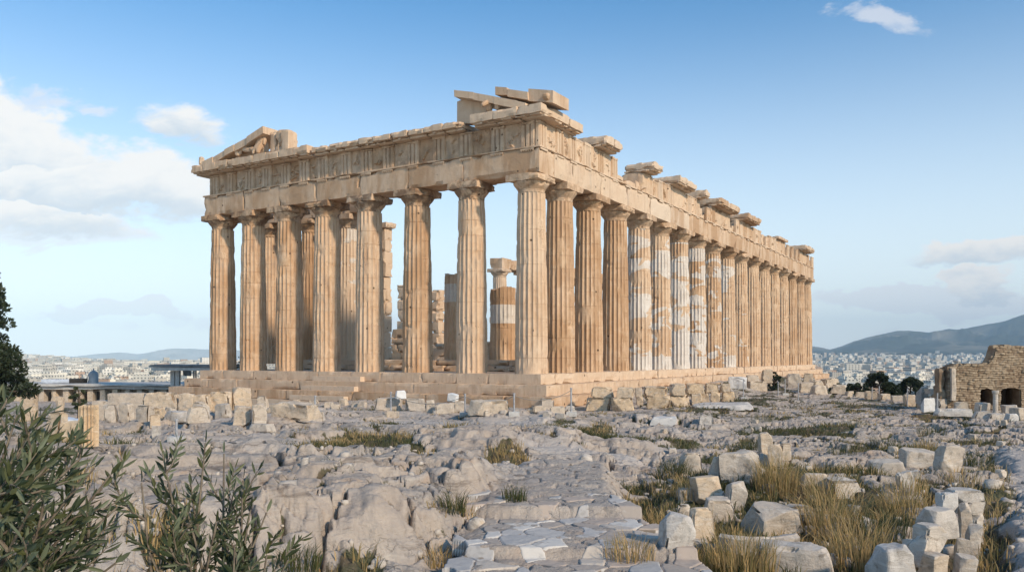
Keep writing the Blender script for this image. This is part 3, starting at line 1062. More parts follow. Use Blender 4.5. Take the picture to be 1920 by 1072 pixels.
bk = MB()
bk.add(*rbox(XE - AO + .25, CORX - .28, -AO + .26, AO, FZ0, FZ1, 1.2, .02))
frieze = obj('frieze', bk.me('frieze', M_TEMPLE), temple, pale=.1, stain=.3)
for i, x in enumerate(TRIX):
    obj('triglyph', TG[i % 4], frieze, (x, -AO + .03, FZ0), 0, pale=.2, stain=.22)
    if i:
        a, c = TRIX[i - 1] + .42, x - .42
        obj('metope', metope_mesh(c - a, FZ1 - FZ0, 30 + i, (5, 2, 4, 4, 3, 7, 3, 2, 3, 2, 1, 1, 2, 3, 5)[i]), frieze, ((a + c) / 2, -AO + .14, FZ0), 0, pale=.05 + .1 * (i % 3), stain=.3)
# long side: pieces stand to different heights
bk = MB()
lfr = obj('frieze', bpy.data.meshes.new('frieze'), temple)
state = {}
full = set(range(0, 6)) | {8, 9, 10, 12, 13, 15, 17, 19, 20, 21, 22, 24} | set(range(25, 35))
for i, y in enumerate(TRIY):
    xo = CORX if y < AO else AO
    h = 1.0 if i in full else 0
    if h:
        o = obj('triglyph', TG[i % 4], lfr, (xo - .03, y, FZ0), math.pi / 2, pale=.3 + .1 * (i % 2))
    if i and i < 27 and i not in (6, 7, 8, 11, 14, 16, 18, 23):
        a, c = TRIY[i - 1] + .42, y - .42
        if c - a > .15:
            rel = (0, 5, 6, 5, 4, 3, 3)[i] if i < 7 else 2
            mt = metope_mesh(c - a, (FZ1 - FZ0) * (1 if i < 6 or i % 3 else .82), 70 + i, rel)
            obj('metope', mt, lfr, ((CORX if y < AO + 2 and i < 2 else AO) - .10, (a + c) / 2, FZ0), math.pi / 2, pale=.25 + .2 * (i % 3))
    if i:
        a, c = TRIY[i - 1], y
        hh = FZ1 - .01 if (i < 6 or i in (9, 10, 13, 20, 21, 24)) else FZ0 + (.25 if i in (7, 8) else .5 if i < 25 else .7) + .2 * (i % 3)
        bk.add(*rbox(-AO, AO - .29, a + .01, c - .01, FZ0, hh, .5, .03, .03, 2, i))
lfr.data = bk.me('frieze', M_TEMPLE)
lfr['pale'] = .35


# cornice
def cornice(x0, x1, y0, y1, z0, out, seed, chip=1.6, side='front'):
    """projecting slab with sloped soffit, drip and flat mutules"""
    b = MB()
    if side == 'front':
        n = max(1, round((x1 - x0) / 1.25))
        for i in range(n):
            a, c = x0 + (x1 - x0) * i / n + .004, x0 + (x1 - x0) * (i + 1) / n - .004
            dz = .02 * math.sin(seed + i * 2.1)
            b.add(*rbox(a, c, y0, y1, z0 + .13, z0 + .60 + dz, .16, .018, .02, chip, seed + i))
            b.add(*rbox(a + .03, c - .03, y0 + .42, y1, z0, z0 + .125, .2, .012, .02, chip, seed + i + 50))
        k = max(1, round((x1 - x0) / .85))
        for i in range(k):
            c = x0 + (x1 - x0) * (i + .5) / k
            b.add(*rbox(c - .30, c + .30, y0 + .12, y0 + .41, z0 + .055, z0 + .127, .2, .008, .008, 2, i))
    else:
        n = max(1, round((y1 - y0) / 1.25))
        for i in range(n):
            a, c = y0 + (y1 - y0) * i / n + .004, y0 + (y1 - y0) * (i + 1) / n - .004
            dz = .02 * math.sin(seed + i * 2.1)
            b.add(*rbox(x0, x1, a, c, z0 + .13, z0 + .60 + dz, .18, .018, .02, chip, seed + i))
            b.add(*rbox(x0, x1 - .42, a + .03, c - .03, z0, z0 + .125, .2, .012, .02, chip, seed + i + 50))
            for q in range(2):
                m_ = a + (c - a) * (q + .5) / 2
                b.add(*rbox(x1 - .41, x1 - .12, m_ - .26, m_ + .26, z0 + .055, z0 + .127, .2, .008, .008, 2, i))
    return b


ZC = FZ1
GO = .80
xl0 = XE - AO - .34
xA = FP(575, 285, -AO - GO)[0]
xB0, xB1 = FP(583, 285, -AO - GO * .8)[0], FP(862, 235, -AO - GO * .8)[0]
xC0 = FP(880, 215, -AO - GO)[0]
obj('cornice', cornice(xl0, xA, -AO - GO, AO - .2, ZC, GO, 3).me('cornice', M_TEMPLE), temple, pale=.15)
b = MB()
n = 9
for i in range(n):
    a, c = xB0 + (xB1 - xB0) * i / n + .004, xB0 + (xB1 - xB0) * (i + 1) / n - .004
    b.add(*rbox(a, c, -AO - .62, AO - .3, ZC + .14, ZC + .46 + .03 * (i % 2), .16, .02, .03, 2.5, 200 + i))
    b.add(*rbox(a + .02, c - .02, -AO - .36, AO - .3, ZC, ZC + .135, .2, .012, .02, 2, 220 + i))
    if i % 2:
        b.add(*rbox((a + c) / 2 - .1, (a + c) / 2 + .1, -AO - .5, -AO - .37, ZC + .04, ZC + .13, .1, .01, .01, 2, i))
obj('cornice', b.me('cornice', M_TEMPLE), temple, pale=.15)
b = cornice(xC0, CORX + .55, -AO - GO, AO - .2, ZC, GO, 7)
yR = LP(1094, 240, CORX + .55)[0]
b2 = cornice(-AO + .3, CORX + .55 - .004, -AO - GO + .4 + 1.3, yR, ZC - .002, GO, 9, 1.6, 'side')
for V, A in zip(b2.V, b2.A):
    pass
b.V += b2.V; b.F += [[i + b.n for i in f] for f in b2.F]; b.A += b2.A; b.n += b2.n
obj('cornice', b.me('cornice', M_TEMPLE), temple, pale=.45, label='cornice at the near corner turning both ways')
for i, (p0, p1, q0, thin) in enumerate(((1138, 1169, 268, 0), (1227, 1245, 318, 0), (1276, 1308, 345, 0), (1324, 1333, 365, 0), (1352, 1388, 385, 0), (1404, 1428, 412, 0),
                                        (1470, 1487, 452, 1), (1513, 1528, 467, 0))):
    ya, yb = LP(p0, q0, AO + GO)[0], LP(p1, q0, AO + GO)[0]
    z = ZC + .004
    if thin:
        bb = MB(); bb.add(*rbox(-.4, AO + .3, ya, yb, z, z + .26, .3, .02, .02, 2, i))
    else:
        bb = cornice(-.5, AO + GO, ya, yb, z, GO, 20 + 3 * i, 2.6, 'side')
    obj('cornice', bb.me('cornice', M_TEMPLE), temple, pale=.6)
    sb = MB(); sb.add(*rbox(-AO + .1, AO - .04, ya + .08, yb - .05, FZ0 + .01, FZ1 - .002, .3, .03, .03, 2, 77 + i))
    obj('frieze_block', sb.me('frieze_block', M_TEMPLE), temple, pale=.4)

# pediment remains on the left of the front
ZP = ZC + .62


def fpoly(pts, yl):
    return [FP(px, py, yl) for px, py in pts]


yT = -AO + .05
b = MB(); b.add(*prism(fpoly([(440, 296), (494, 252), (494, 285), (512, 283), (512, 248), (524, 250), (525, 280), (440, 301)], yT), yT, yT + .45, 'y', 1))
obj('tympanum', b.me('tympanum', M_TEMPLE), temple, pale=.5)
bb = MB()
for i, (a, c) in enumerate((((512, 252), (523, 246)), ((525, 251), (535, 243)), ((537, 247), (550, 244)))):
    x0, z0 = FP(a[0], 284, yT); x1, z1 = FP(c[0], c[1], yT)
    bb.add(*rbox(x0, x1, yT - .25 - .1 * i, yT + .5, ZP - .02, z1, .2, .03, .05, 2, 60 + i, 1))
obj('pediment_block', bb.me('pediment_block', M_TEMPLE), temple, pale=.45)
yR0 = -AO - GO + .08
b = MB()
seq = [((378, 304), (398, 294)), ((398, 295), (420, 281)), ((420, 281), (438, 271)), ((438, 270), (462, 257)), ((462, 256), (493, 236))]
for i, (p, q) in enumerate(seq):
    a = FP(*p, yR0); c = FP(*q, yR0)
    t = .46 if i > 2 else .40
    b.add(*prism([(a[0] + .01, a[1]), (c[0] - .01, c[1]), (c[0] - .01, c[1] - t), (a[0] + .01, a[1] - t)], yR0 + .06 * (i % 2), AO - .6, 'y', 7 + i, .03))
obj('raking_cornice', b.me('raking_cornice', M_TEMPLE), temple, pale=.25)
b = MB()
x, z = FP(373, 300, yR0)
b.add(*rbox(x - .16, x + .16, yR0 + .05, yR0 + .4, ZP, ZP + .55, .1, .03, .12, 2, 3))
obj('corner_ornament', b.me('corner_ornament', M_TEMPLE), temple, pale=.3)


def skin(name, joints, edges, radii, mat, parent=None, loc=(0, 0, 0), rz=0, sub=1):
    me = bpy.data.meshes.new(name)
    me.from_pydata(joints, edges, [])
    o = bpy.data.objects.new(name, me)
    COL.objects.link(o)
    md = o.modifiers.new('skin', 'SKIN')
    for v, r in zip(me.skin_vertices[0].data, radii):
        v.radius = (r, r) if not hasattr(r, '__len__') else r
    me.skin_vertices[0].data[0].use_root = True
    s = o.modifiers.new('sub', 'SUBSURF'); s.levels = s.render_levels = sub
    me.materials.append(mat)
    dg = bpy.context.evaluated_depsgraph_get()
    me2 = bpy.data.meshes.new_from_object(o.evaluated_get(dg))
    o.modifiers.clear()
    o.data = me2
    bpy.data.meshes.remove(me)
    o.location = loc; o.rotation_euler = (0, 0, rz)
    if parent:
        o.parent = parent
    return o


def at_front(px, py, yl):
    x, z = FP(px, py, yl)
    return x


yS = -AO - .35
# seated figure by the wall of the pediment, reclining one, and two draped fragments
x = at_front(488, 280, yS)
o = skin('pediment_figure', [(0, 0, .3), (0, 0, .72), (.02, 0, 1.05), (.03, -.02, 1.32), (-.28, 0, .98), (-.34, -.14, .62), (.30, 0, .98), (.36, -.12, .6), (-.18, -.42, .32), (.20, -.42, .30), (-.2, -.5, 0), (.22, -.5, 0)],
         [(0, 1), (1, 2), (2, 3), (2, 4), (4, 5), (2, 6), (6, 7), (0, 8), (0, 9), (8, 10), (9, 11)], [.30, .28, .16, .17, .13, .10, .13, .10, .17, .17, .12, .12], M_TEMPLE, temple, (x, yS + .1, ZP))
o['label'] = 'worn seated figure beneath the sloping cornice'; o['pale'] = .5
x = at_front(467, 287, yS)
o = skin('pediment_figure', [(0, 0, .30), (-.30, 0, .52), (-.52, 0, .78), (-.5, 0, 1.0), (-.68, 0, .62), (-.78, -.1, .24), (.42, -.1, .52), (.75, -.12, .16), (.35, .1, .6), (.62, .1, .2)],
         [(0, 1), (1, 2), (2, 3), (2, 4), (4, 5), (0, 6), (6, 7), (0, 8), (8, 9)], [.24, .24, .18, .13, .12, .10, .17, .11, .16, .11], M_TEMPLE, temple, (x, yS, ZP))
o['label'] = 'worn reclining figure in the low left of the gable'; o['pale'] = .5
x = at_front(447, 290, yS)
o = skin('pediment_figure', [(0, 0, .15), (.02, 0, .45), (.03, -.05, .75), (-.12, -.05, .95), (.2, -.1, .5)], [(0, 1), (1, 2), (2, 3), (1, 4)], [.22, .25, .22, .15, .16], M_TEMPLE, temple, (x, yS, ZP))
o['label'] = 'headless draped fragment nearest the gable corner'; o['pale'] = .45

# pediment remains at the near corner
b = MB()
yT2 = -AO + .0
b.add(*prism(fpoly([(857, 191), (866, 187), (912, 194), (912, 226), (880, 232), (857, 231)], yT2), yT2, yT2 + .5, 'y', 5, .02))
obj('tympanum', b.me('tympanum', M_TEMPLE), temple, pale=.3)
b = MB()
for i, (p, q, t) in enumerate((((851, 169), (887, 173), .36), ((887, 174), (926, 181), .38), ((926, 181), (968, 189), .40), ((968, 189), (985, 193), .3))):
    a = FP(*p, yR0 + .1); c = FP(*q, yR0 + .1)
    b.add(*prism([(a[0] + .006, a[1]), (c[0] - .006, c[1]), (c[0] - .006, c[1] - t), (a[0] + .006, a[1] - t)], yR0 + .1, AO - .5, 'y', 17 + i, .02))
obj('raking_cornice', b.me('raking_cornice', M_TEMPLE), temple, pale=.3)
b = MB()
for i, (p, q, t) in enumerate((((928, 162), (951, 164), .42), ((951, 166), (990, 172), .40), ((990, 167), (1037, 170), .62))):
    yy = yR0 + .35 + (.0 if i < 2 else .1)
    a = FP(*p, yy); c = FP(*q, yy)
    V, F = prism([(a[0] + .006, a[1]), (c[0] - .006, c[1]), (c[0] - .006, c[1] - t), (a[0] + .006, a[1] - t)], yy, yy + 1.7, 'y', 37 + i, .05)
    b.add(V, F)
obj('gutter_slab', b.me('gutter_slab', M_TEMPLE), temple, pale=.4)
x, z = FP(1023, 181, yR0 + .3)
o = skin('lion_spout', [(0, .25, 0), (0, 0, 0), (0, -.14, -.04), (-.12, .0, .1), (.12, 0, .1)], [(0, 1), (1, 2), (1, 3), (1, 4)], [.24, .22, .13, .08, .08], M_TEMPLE, temple, (x, yR0 + .3, z))
o['pale'] = .3
x = at_front(917, 205, yS)
o = skin('pediment_figure', [(0, .1, .1), (0, 0, .45), (-.02, -.18, .62), (-.06, -.45, .42), (-.08, -.58, .30)], [(0, 1), (1, 2), (2, 3), (3, 4)], [.2, .19, .20, .14, .10], M_TEMPLE, temple, (x, yS, ZP - .02))
o['label'] = 'horse head fragment leaning over the front edge'; o['pale'] = .35
x = at_front(932, 202, yS)
o = skin('pediment_figure', [(0, 0, .1), (.05, 0, .4), (.1, -.1, .58)], [(0, 1), (1, 2)], [.19, .17, .13], M_TEMPLE, temple, (x, yS, ZP - .02))
o['label'] = 'small stump of sculpture beside the horse head'; o['pale'] = .35

# inner porch: raised floor, six columns, beams, wall remains
YI = 6.0
b = MB()
for k in range(2):
    run_blocks(b, XE + 2.4 - .35 * k, -2.2 + .35 * k, YI - 1.5 - .4 * k, YI + 3, .36 - .35 * k, .70 - .35 * k, 'x', 1.8, 700 + k, .02, 2, .3)
obj('inner_step', b.me('inner_step', M_TEMPLE), temple, pale=.3)
for i, (px, pale, mend) in enumerate(((507, .05, 0), (584, .0, 0), (653, .55, .6))):
    x = FP(px, CY, YI)[0]
    column(x, YI, mend, pale, .38 + .02 * i, None, True, .96)
stub = shaft_mesh(31, 5.9, .86, .70, True)
stub2 = shaft_mesh(33, 4.8, .86, .70, True)
x = FP(857, CY, YI)[0]
column(x, YI, 0, .1, .7, stub, False, 1, 'broken column stump with one white drum', 4.3)
x = FP(943, CY, YI)[0]
column(x, YI, 0, .0, .7, stub2, False, 1, 'shorter broken column stump with a white middle', 2.85)
xi0, xi1 = FP(500, CY, YI)[0], FP(700, CY, YI)[0]
b = MB()
run_blocks(b, xi0 - 1.0, xi1, YI - .8, YI + .8, H + .42, H + 1.7, 'x', 2.4, 720, .02, 2, .4)
obj('architrave', b.me('architrave', M_TEMPLE), temple, pale=.7)
# ragged wall end beside the porch
b = MB()
xw = FP(724, CY, YI + 2)[0]
q = random.Random(8)
z = .7
k = 0
while z < H - .35:
    h = q.uniform(.8, 1.2)
    w = q.uniform(-.08, .08)
    b.add(*rbox(xw - .35, xw + .22 + w, YI + 1.6, YI + 2.4 + q.uniform(-.1, .1), z, min(z + h, H - .35) - .006, .15, .02, .02, 2, 800 + k))
    z += h; k += 1
b.add(*rbox(xw - .55, xw + .5, YI + 1.4, YI + 2.6, H - .35, H + .05, .2, .02, .03, 2, 830))
obj('wall_pier', b.me('wall_pier', M_TEMPLE), temple, pale=.4, label='tall ragged wall end with a projecting cap')


def rubble_wall(px0, px1, ytop, yl, zbot, seed, name='wall_stump', pale=.4, L=.9, hc=.55, ragged=.3, d=1.0):
    x0, zt = FP(px0, ytop, yl); x1, _ = FP(px1, ytop, yl)
    b = MB(); q = random.Random(seed)
    z = zbot; k = 0
    while z < zt - .1:
        h = min(hc * q.uniform(.85, 1.15), max(.2, zt - z))
        x = x0 + q.uniform(-.1, .1) * ragged
        while x < x1 - .05:
            w = min(L * q.uniform(.6, 1.3), x1 - x + .05 + q.uniform(0, .2) * ragged)
            b.add(*rbox(x, x + w - .02, yl + q.uniform(-.05, .05), yl + d, z, z + h - .008, .22, .025, .03, 2, seed * 3 + k, 1))
            x += w; k += 1
        z += h
    return obj(name, b.me(name, M_TEMPLE), temple, pale=pale)


rubble_wall(733, 757, 616, 14, 0, 51, 'wall_stump', .35, 1.1, .6)
rubble_wall(745, 757, 534, 22, 0, 53, 'wall_pier', .35, 1.3, 1.1, .4)
rubble_wall(806, 821, 543, 20, 0, 55, 'wall_pier', .45, 1.6, 1.0, .4)
rubble_wall(812, 846, 644, 13, 0, 57, 'wall_stump', .7, 1.2, .5)
rubble_wall(823, 842, 622, 26, 0, 58, 'wall_stump', .5, 1.2, .9)
rubble_wall(898, 940, 640, 24, 0, 59, 'wall_stump', .5, 1.4, .6)
rubble_wall(919, 929, 557, 30, 0, 61, 'wall_pier', .4, 1.0, .7, .6)
rubble_wall(575, 600, 672, 4.6, 0, 63, 'wall_stump', .5, .8, .35)

# ------------------------------------------------------------------ loose stones
def stone(x0, x1, yt, yb, tone, label, name='stone_block', group=None, depth=None, ratio=.8, rz=None, rnd=.06, amp=.03, cuts=1, sink=.05, tilt=0.0, seed=None, chip=1.6):
    """a stone standing where the photo shows it; size from its outline and its distance"""
    global nst
    nst += 1
    sd = seed or nst
    q = random.Random(sd * 7 + 1)
    xm = (x0 + x1) / 2
    if depth is None:
        X, Y, Z = ground_at(xm, yb)
    else:
        Y = depth; X = (xm - CX) / FPX * Y; Z = CAMZ - (yb - CY) / FPX * Y
    if rz is None:
        rz = q.uniform(-.35, .35)
    wb = (x1 - x0) / FPX * Y; h = (yb - yt) / FPX * Y
    w = wb / (abs(math.cos(rz)) + ratio * abs(math.sin(rz)))
    d = w * ratio
    seg = max(.025, min(.2, max(w, d, h) / 16))
    k = min(1, min(w, d, h) / .5)
    V, F = rbox(-w / 2, w / 2, 0, d, -sink, h, seg, amp * k, rnd * k * .45, chip * 1.6, sd, cuts + (4 if Y < 22 else 2), 24)
    tp = q.uniform(0, .16); ox, oy = q.uniform(-.08, .08) * w, q.uniform(-.06, .10) * d
    zz = np.clip(V[:, 2] / max(h, .01), 0, 1)
    sz = min(w, d, h)
    V[:, 0] = V[:, 0] * (1 - tp * zz) + ox * zz; V[:, 1] = V[:, 1] * (1 - tp * zz) + oy * zz + .1 * d * tp
    V = V + np.stack([fb3(V / sz * .9 + sd * 3.7, 400 + k_, 3) for k_ in range(3)], 1) * sz * (.10 if h < 2 * w else .06) * np.array([1, 1, .8])
    me = mesh(name, V, F, M_BLOCK)
    o = obj(name, me, None, (X, Y, Z), rz, tone=tone)
    lean = .13 if Y < 20 else .04
    o.rotation_euler = (q.uniform(-lean, lean), tilt + q.uniform(-lean, lean), rz)
    tag(o, label, 'block' if 'block' in name else ('slab' if 'slab' in name else 'stone'), group)
    return o


nst = 0
GA = 'fallen blocks lined up before the front steps'
for a in (
    (700, 750, 747, 770, .35, 'long low grey block at the left end of the row below the temple front steps'),
    (758, 800, 747, 770, .30, 'square-ended grey block second in the row below the front steps'),
    (799, 817, 750, 772, .35, 'narrow rounded stub of stone squeezed between bigger blocks below the front steps'),
    (816, 851, 756, 775, .45, 'low broken block with a chipped top edge below the front steps'),
    (850, 871, 752, 773, .40, 'small rounded block just left of the longest block below the steps'),
    (877, 951, 751, 777, .62, 'longest cream block with a broken right end at the foot of the temple corner'),
    (1031, 1061, 765, 779, .55, 'small low cream stone beside the white post foot near the temple corner'),
    (1014, 1038, 747, 767, .30, 'upright grey stone leaning on the lowest step at the temple corner'),
):
    stone(*a, group=GA, rz=rng.uniform(-.12, .12), ratio=.6)
YA = ground_at(750, 771)[1]
stone(741, 764, 733, 748, .0, 'bright white squared stone lying on top of the first row block', depth=YA + .3, ratio=.9, sink=.0, rz=.3, group=GA)['tone'] = -.6
stone(835, 857, 739, 753, .0, 'bright white tilted stone lying on the broken block below the steps', depth=YA + .4, ratio=.9, sink=.0, rz=-.3, tilt=.15, group=GA)['tone'] = -.6
# rubble between the row and the lowest step
for i in range(16):
    xx = 520 + i * 22 + rng.uniform(-8, 8) if i < 8 else 990 + (i - 8) * 16 + rng.uniform(-5, 5)
    yb = 757 + rng.uniform(-3, 9)
    stone(xx, xx + rng.uniform(14, 26), yb - rng.uniform(6, 12), yb, rng.uniform(.2, .6), 'small grey rubble stone scattered along the foot of the temple steps', 'stone', 'rubble along the front steps', rnd=.12, amp=.05)

GB = 'blocks stacked in two courses beside the long side'
lowc = ((1091, 1145, 745.5, 770, .75, 'rounded honey-coloured boulder block at the left end of the lower course of the stack'),
        (1147, 1192, 746, 770, .55, 'square cream block second in the lower course of the two-course stack'),
        (1192, 1207, 744, 761, .5, 'small recessed block in the gap of the lower course of the stack'),
        (1207, 1259, 744, 766, .6, 'long straight-faced cream block in the middle of the lower course'),
        (1256, 1296, 741, 762, .6, 'block with a slanted left face right of the long one in the lower course'),
        (1295, 1318, 739, 759, .55, 'smaller cream block with worn corners in the lower course'),
        (1316, 1331, 737, 757, .5, 'narrow upright block in the lower course of the stack'),
        (1330, 1352, 735, 755, .7, 'round-faced drum-like block in the lower course of the stack'),
        (1350, 1381, 735, 753, .85, 'golden rounded block closing the right end of the lower course'))
upc = ((1106, 1152, 727, 745.5, .6, 'chipped cream block at the left end of the upper course of the stack'),
       (1152, 1190, 727, 746.5, .5, 'square pale block second in the upper course of the stack'),
       (1190, 1205, 727, 743, .45, 'short recessed block in the gap of the upper course'),
       (1203, 1254, 725, 744, .6, 'long smooth block in the middle of the upper course of the stack'),
       (1254, 1287, 721, 741, .65, 'coarsely broken block right of the long one in the upper course'),
       (1287, 1322, 720, 739, .65, 'split block with a ragged face in the upper course of the stack'),
       (1321, 1350, 719, 736, .55, 'plain rounded block near the right end of the upper course'),
       (1349, 1372, 719, 735, .6, 'triangular-faced block closing the right end of the upper course'))
lows = []
for a in lowc:
    o = stone(*a[:4], a[4] + .25, *a[5:], group=GB, rz=-.16 + rng.uniform(-.1, .1), ratio=1.0, rnd=.09, amp=.04, cuts=2)
    lows.append((a[0], a[1], o.location.y))
for a in upc:
    xm = (a[0] + a[1]) / 2
    dy = min(lows, key=lambda l: abs((l[0] + l[1]) / 2 - xm))[2]
    stone(*a[:4], a[4] + .25, *a[5:], group=GB, depth=dy + .06, rz=-.16 + rng.uniform(-.08, .08), ratio=1.0, rnd=.08, amp=.035, sink=.03, cuts=1)
GD = 'blocks piled at the far end of the long side'
for a in ((1364, 1403, 707, 729, -.3, 'large white squared block right of the two-course stack'),
          (1376, 1385, 731, 750, .2, 'thin upright pale stone at the right foot of the stack'),
          (1403, 1443, 715, 732, .5, 'long low cream block under smaller ones behind the post'),
          (1442, 1456, 716, 728, .45, 'short stone butted against the long low cream block'),
          (1474, 1505, 701, 727, .4, 'tall grey-faced cube standing apart before the far steps'),
          (1500, 1526, 718, 736, .55, 'squared block at the left of the lower far row'),
          (1525, 1548, 715, 730, .6, 'block with flat top in the far row before the city view'),
          (1546, 1576, 710, 727, .65, 'end block of the far row against the city view'),
          (1525, 1556, 724, 740, .55, 'rough footing stone under the far row'),
          (1556, 1588, 724, 740, .6, 'last footing stone at the plateau edge under the far row'),
          (1505, 1526, 701, 718, .6, 'broken block leaning on the far corner of the steps'),
          (1526, 1553, 697, 714, .7, 'heap-top block at the far corner of the steps')):
    stone(*a, group=GD, ratio=.8, rnd=.07, amp=.04, depth=None)
longb = ground_at(1423, 732)[1]
for a in ((1403, 1425, 703, 716, .5, 'left of two smaller stones set on the long low cream block'),
          (1428, 1449, 693, 717, .6, 'taller of two stones set on the long low cream block')):
    stone(*a, group=GD, ratio=.7, depth=longb + .25, sink=.1)
GE = 'weathered blocks heaped left of the temple'
for a in ((192, 222, 761, 793, .25, 'smooth grey squared block at the left end of the left heap'),
          (220, 245, 761, 794, .45, 'block with a carved hollow beside the grey squared one'),
          (246, 282, 767, 797, .4, 'broad block with a broken right side in the left heap'),
          (280, 302, 779, 800, .75, 'small golden wedge-shaped stone under the tilted slab'),
          (347, 394, 763, 793, .40, 'massive squared block in the middle of the left heap'),
          (301, 347, 774, 790, .0, 'flat blue-grey slab in front of the left heap'),
          (397, 428, 758, 783, .30, 'grey block with a straight joint right of the massive one'),
          (433, 470, 762, 797, .45, 'gable-topped block at the left of the long slab'),
          (470, 501, 758, 797, .40, 'second gable-topped block touching the long slab'),
          (495, 589, 757, 784, .62, 'very long cream slab at the right end of the left heap')):
    stone(*a, group=GE, ratio=.75, rz=rng.uniform(-.5, .5), rnd=.07, amp=.05, cuts=3)
for a, dp in (((264, 305, 764, 781, .85, 'tilted yellowish slab lying on the broken block of the left heap'), 35.5),
              ((267, 331, 736, 764, .62, 'largest rounded block on top of the left heap'), 38),
              ((331, 361, 739, 764, .66, 'cracked block right of the largest one on the left heap'), 38),
              ((358, 390, 740, 757, .70, 'long split block on top of the left heap below the steps'), 38),
              ((301, 325, 763, 778, .25, 'small grey stone wedged in the left heap'), 36.5),
              ((356, 385, 754, 766, .5, 'thin stone bedded over the massive block'), 36.5),
              ((392, 431, 736, 759, .72, 'squared cream block against the lowest step left'), 38.5),
              ((435, 476, 726, 757, .75, 'big rounded block leaning against the second step'), 39),
              ((480, 500, 742, 758, .4, 'small stone at the foot of the big leaning block'), 39)):
    stone(*a, group=GE, depth=dp, ratio=.8, rnd=.09, amp=.05, cuts=2, sink=.35)
for a in ((284, 300, 800, 818, .1, 'small pale upright stone on bare rock before the left heap'),
          (459, 507, 796, 809, .2, 'pale broken column drum lying on bare rock'),
          (575, 606, 773, 789, .3, 'low pale stone beside the rope post at the end of the long slab'),
          (114, 150, 790, 826, .85, 'rounded cream boulder half hidden by olive leaves'),
          (78, 116, 775, 815, .8, 'tall cream block behind the olive branches'),
          (1310, 1337, 778, 795, .05, 'small pale cube on the bare rock before the stack'),
          (1215, 1272, 783, 797, -.3, 'white moulded slab lying flat on the rock before the stack'),
          (1290, 1420, 760, 768, -.1, 'long thin pale slab flush with the rock right of the stack')):
    stone(*a, ratio=.7, rnd=.06, amp=.03)

GG = 'tumbled blocks in the dry grass on the right'
for a, kw in (
    ((1273, 1322, 851, 891, .45, 'pale wedge block with a sloping face at the left of the tumbled group'), dict(cuts=3)),
    ((1322, 1381, 862, 908, .25, 'slab sliding down with a shaded underside beside the pale wedge'), dict(tilt=.35, ratio=.6)),
    ((1344, 1432, 853, 902, .30, 'long grey-fronted block behind the sliding slab'), dict(ratio=.5, rz=-.3)),
    ((1427, 1455, 812, 850, .55, 'narrow upright block highest in the tumbled group'), dict(ratio=.7, cuts=2)),
    ((1442, 1470, 834, 872, .6, 'cream slab standing on edge in front of the highest block'), dict(ratio=.4)),
    ((1463, 1487, 831, 862, .45, 'flat-topped block right of the slab standing on edge'), dict(ratio=1.1)),
    ((1363, 1400, 910, 958, .2, 'grey triangular stone below the sliding slab'), dict(cuts=4)),
    ((1267, 1293, 948, 972, .4, 'small triangular pinkish stone among grass stems'), dict(cuts=3)),
    ((1242, 1306, 969, 1040, .0, 'big blue-grey block beside the path edge'), dict(cuts=2, rz=.2)),
    ((1297, 1346, 953, 1014, .72, 'upright cream block touching the big blue-grey one'), dict(cuts=2, ratio=.6)),
    ((1324, 1381, 945, 984, .35, 'lying pale stone behind the upright cream block'), dict(cuts=3)),
    ((1414, 1513, 955, 1011, .35, 'large cut block with a rough pitted front in the grass'), dict(cuts=2, rz=.35, ratio=.9)),
    ((1477, 1533, 950, 978, .3, 'rounded stone behind the large cut block'), dict(cuts=3, rnd=.15)),
    ((1420, 1564, 1030, 1082, .15, 'long grey stone lying at the bottom in the grass'), dict(rz=-.25, ratio=.4, cuts=3, rnd=.12)),
    ((1496, 1572, 1035, 1058, .0, 'slim grey column-like fragment lying on the long grey stone'), dict(rz=-.15, ratio=.35, rnd=.12)),
    ((1556, 1630, 902, 936, .2, 'long weathered ledge stone in the tall grass'), dict(cuts=3, rnd=.12, amp=.05)),
    ((1498, 1556, 893, 914, .55, 'domed pinkish stone left of the weathered ledge'), dict(rnd=.3, cuts=2)),
    ((1273, 1313, 921, 944, .35, 'flat stone bedded in the slope below the pale wedge'), dict(rnd=.1)),
    ((1308, 1360, 897, 944, .65, 'heap stone with warm front below the sliding slab'), dict(cuts=3)),
    ((1686, 1719, 885, 914, .0, 'blue-grey slab standing tilted in the slab field'), dict(ratio=.4, tilt=-.2, cuts=2)),
    ((1706, 1727, 886, 900, .1, 'small flat stone behind the tilted blue-grey slab'), dict()),
    ((1762, 1808, 840, 884, .35, 'squarish rock with a pale flat top and hollow front'), dict(cuts=2, amp=.06)),
    ((1640, 1700, 868, 890, .3, 'broad rock with a pale top among grass tufts'), dict(cuts=3, rnd=.12)),
    ((1700, 1770, 850, 878, .35, 'long rock step left of the squarish rock'), dict(cuts=2, rnd=.1)),
):
    stone(*a, group=GG, name='rock' if ('rock' in a[5] or 'stone' in a[5]) else 'stone_block', **kw)


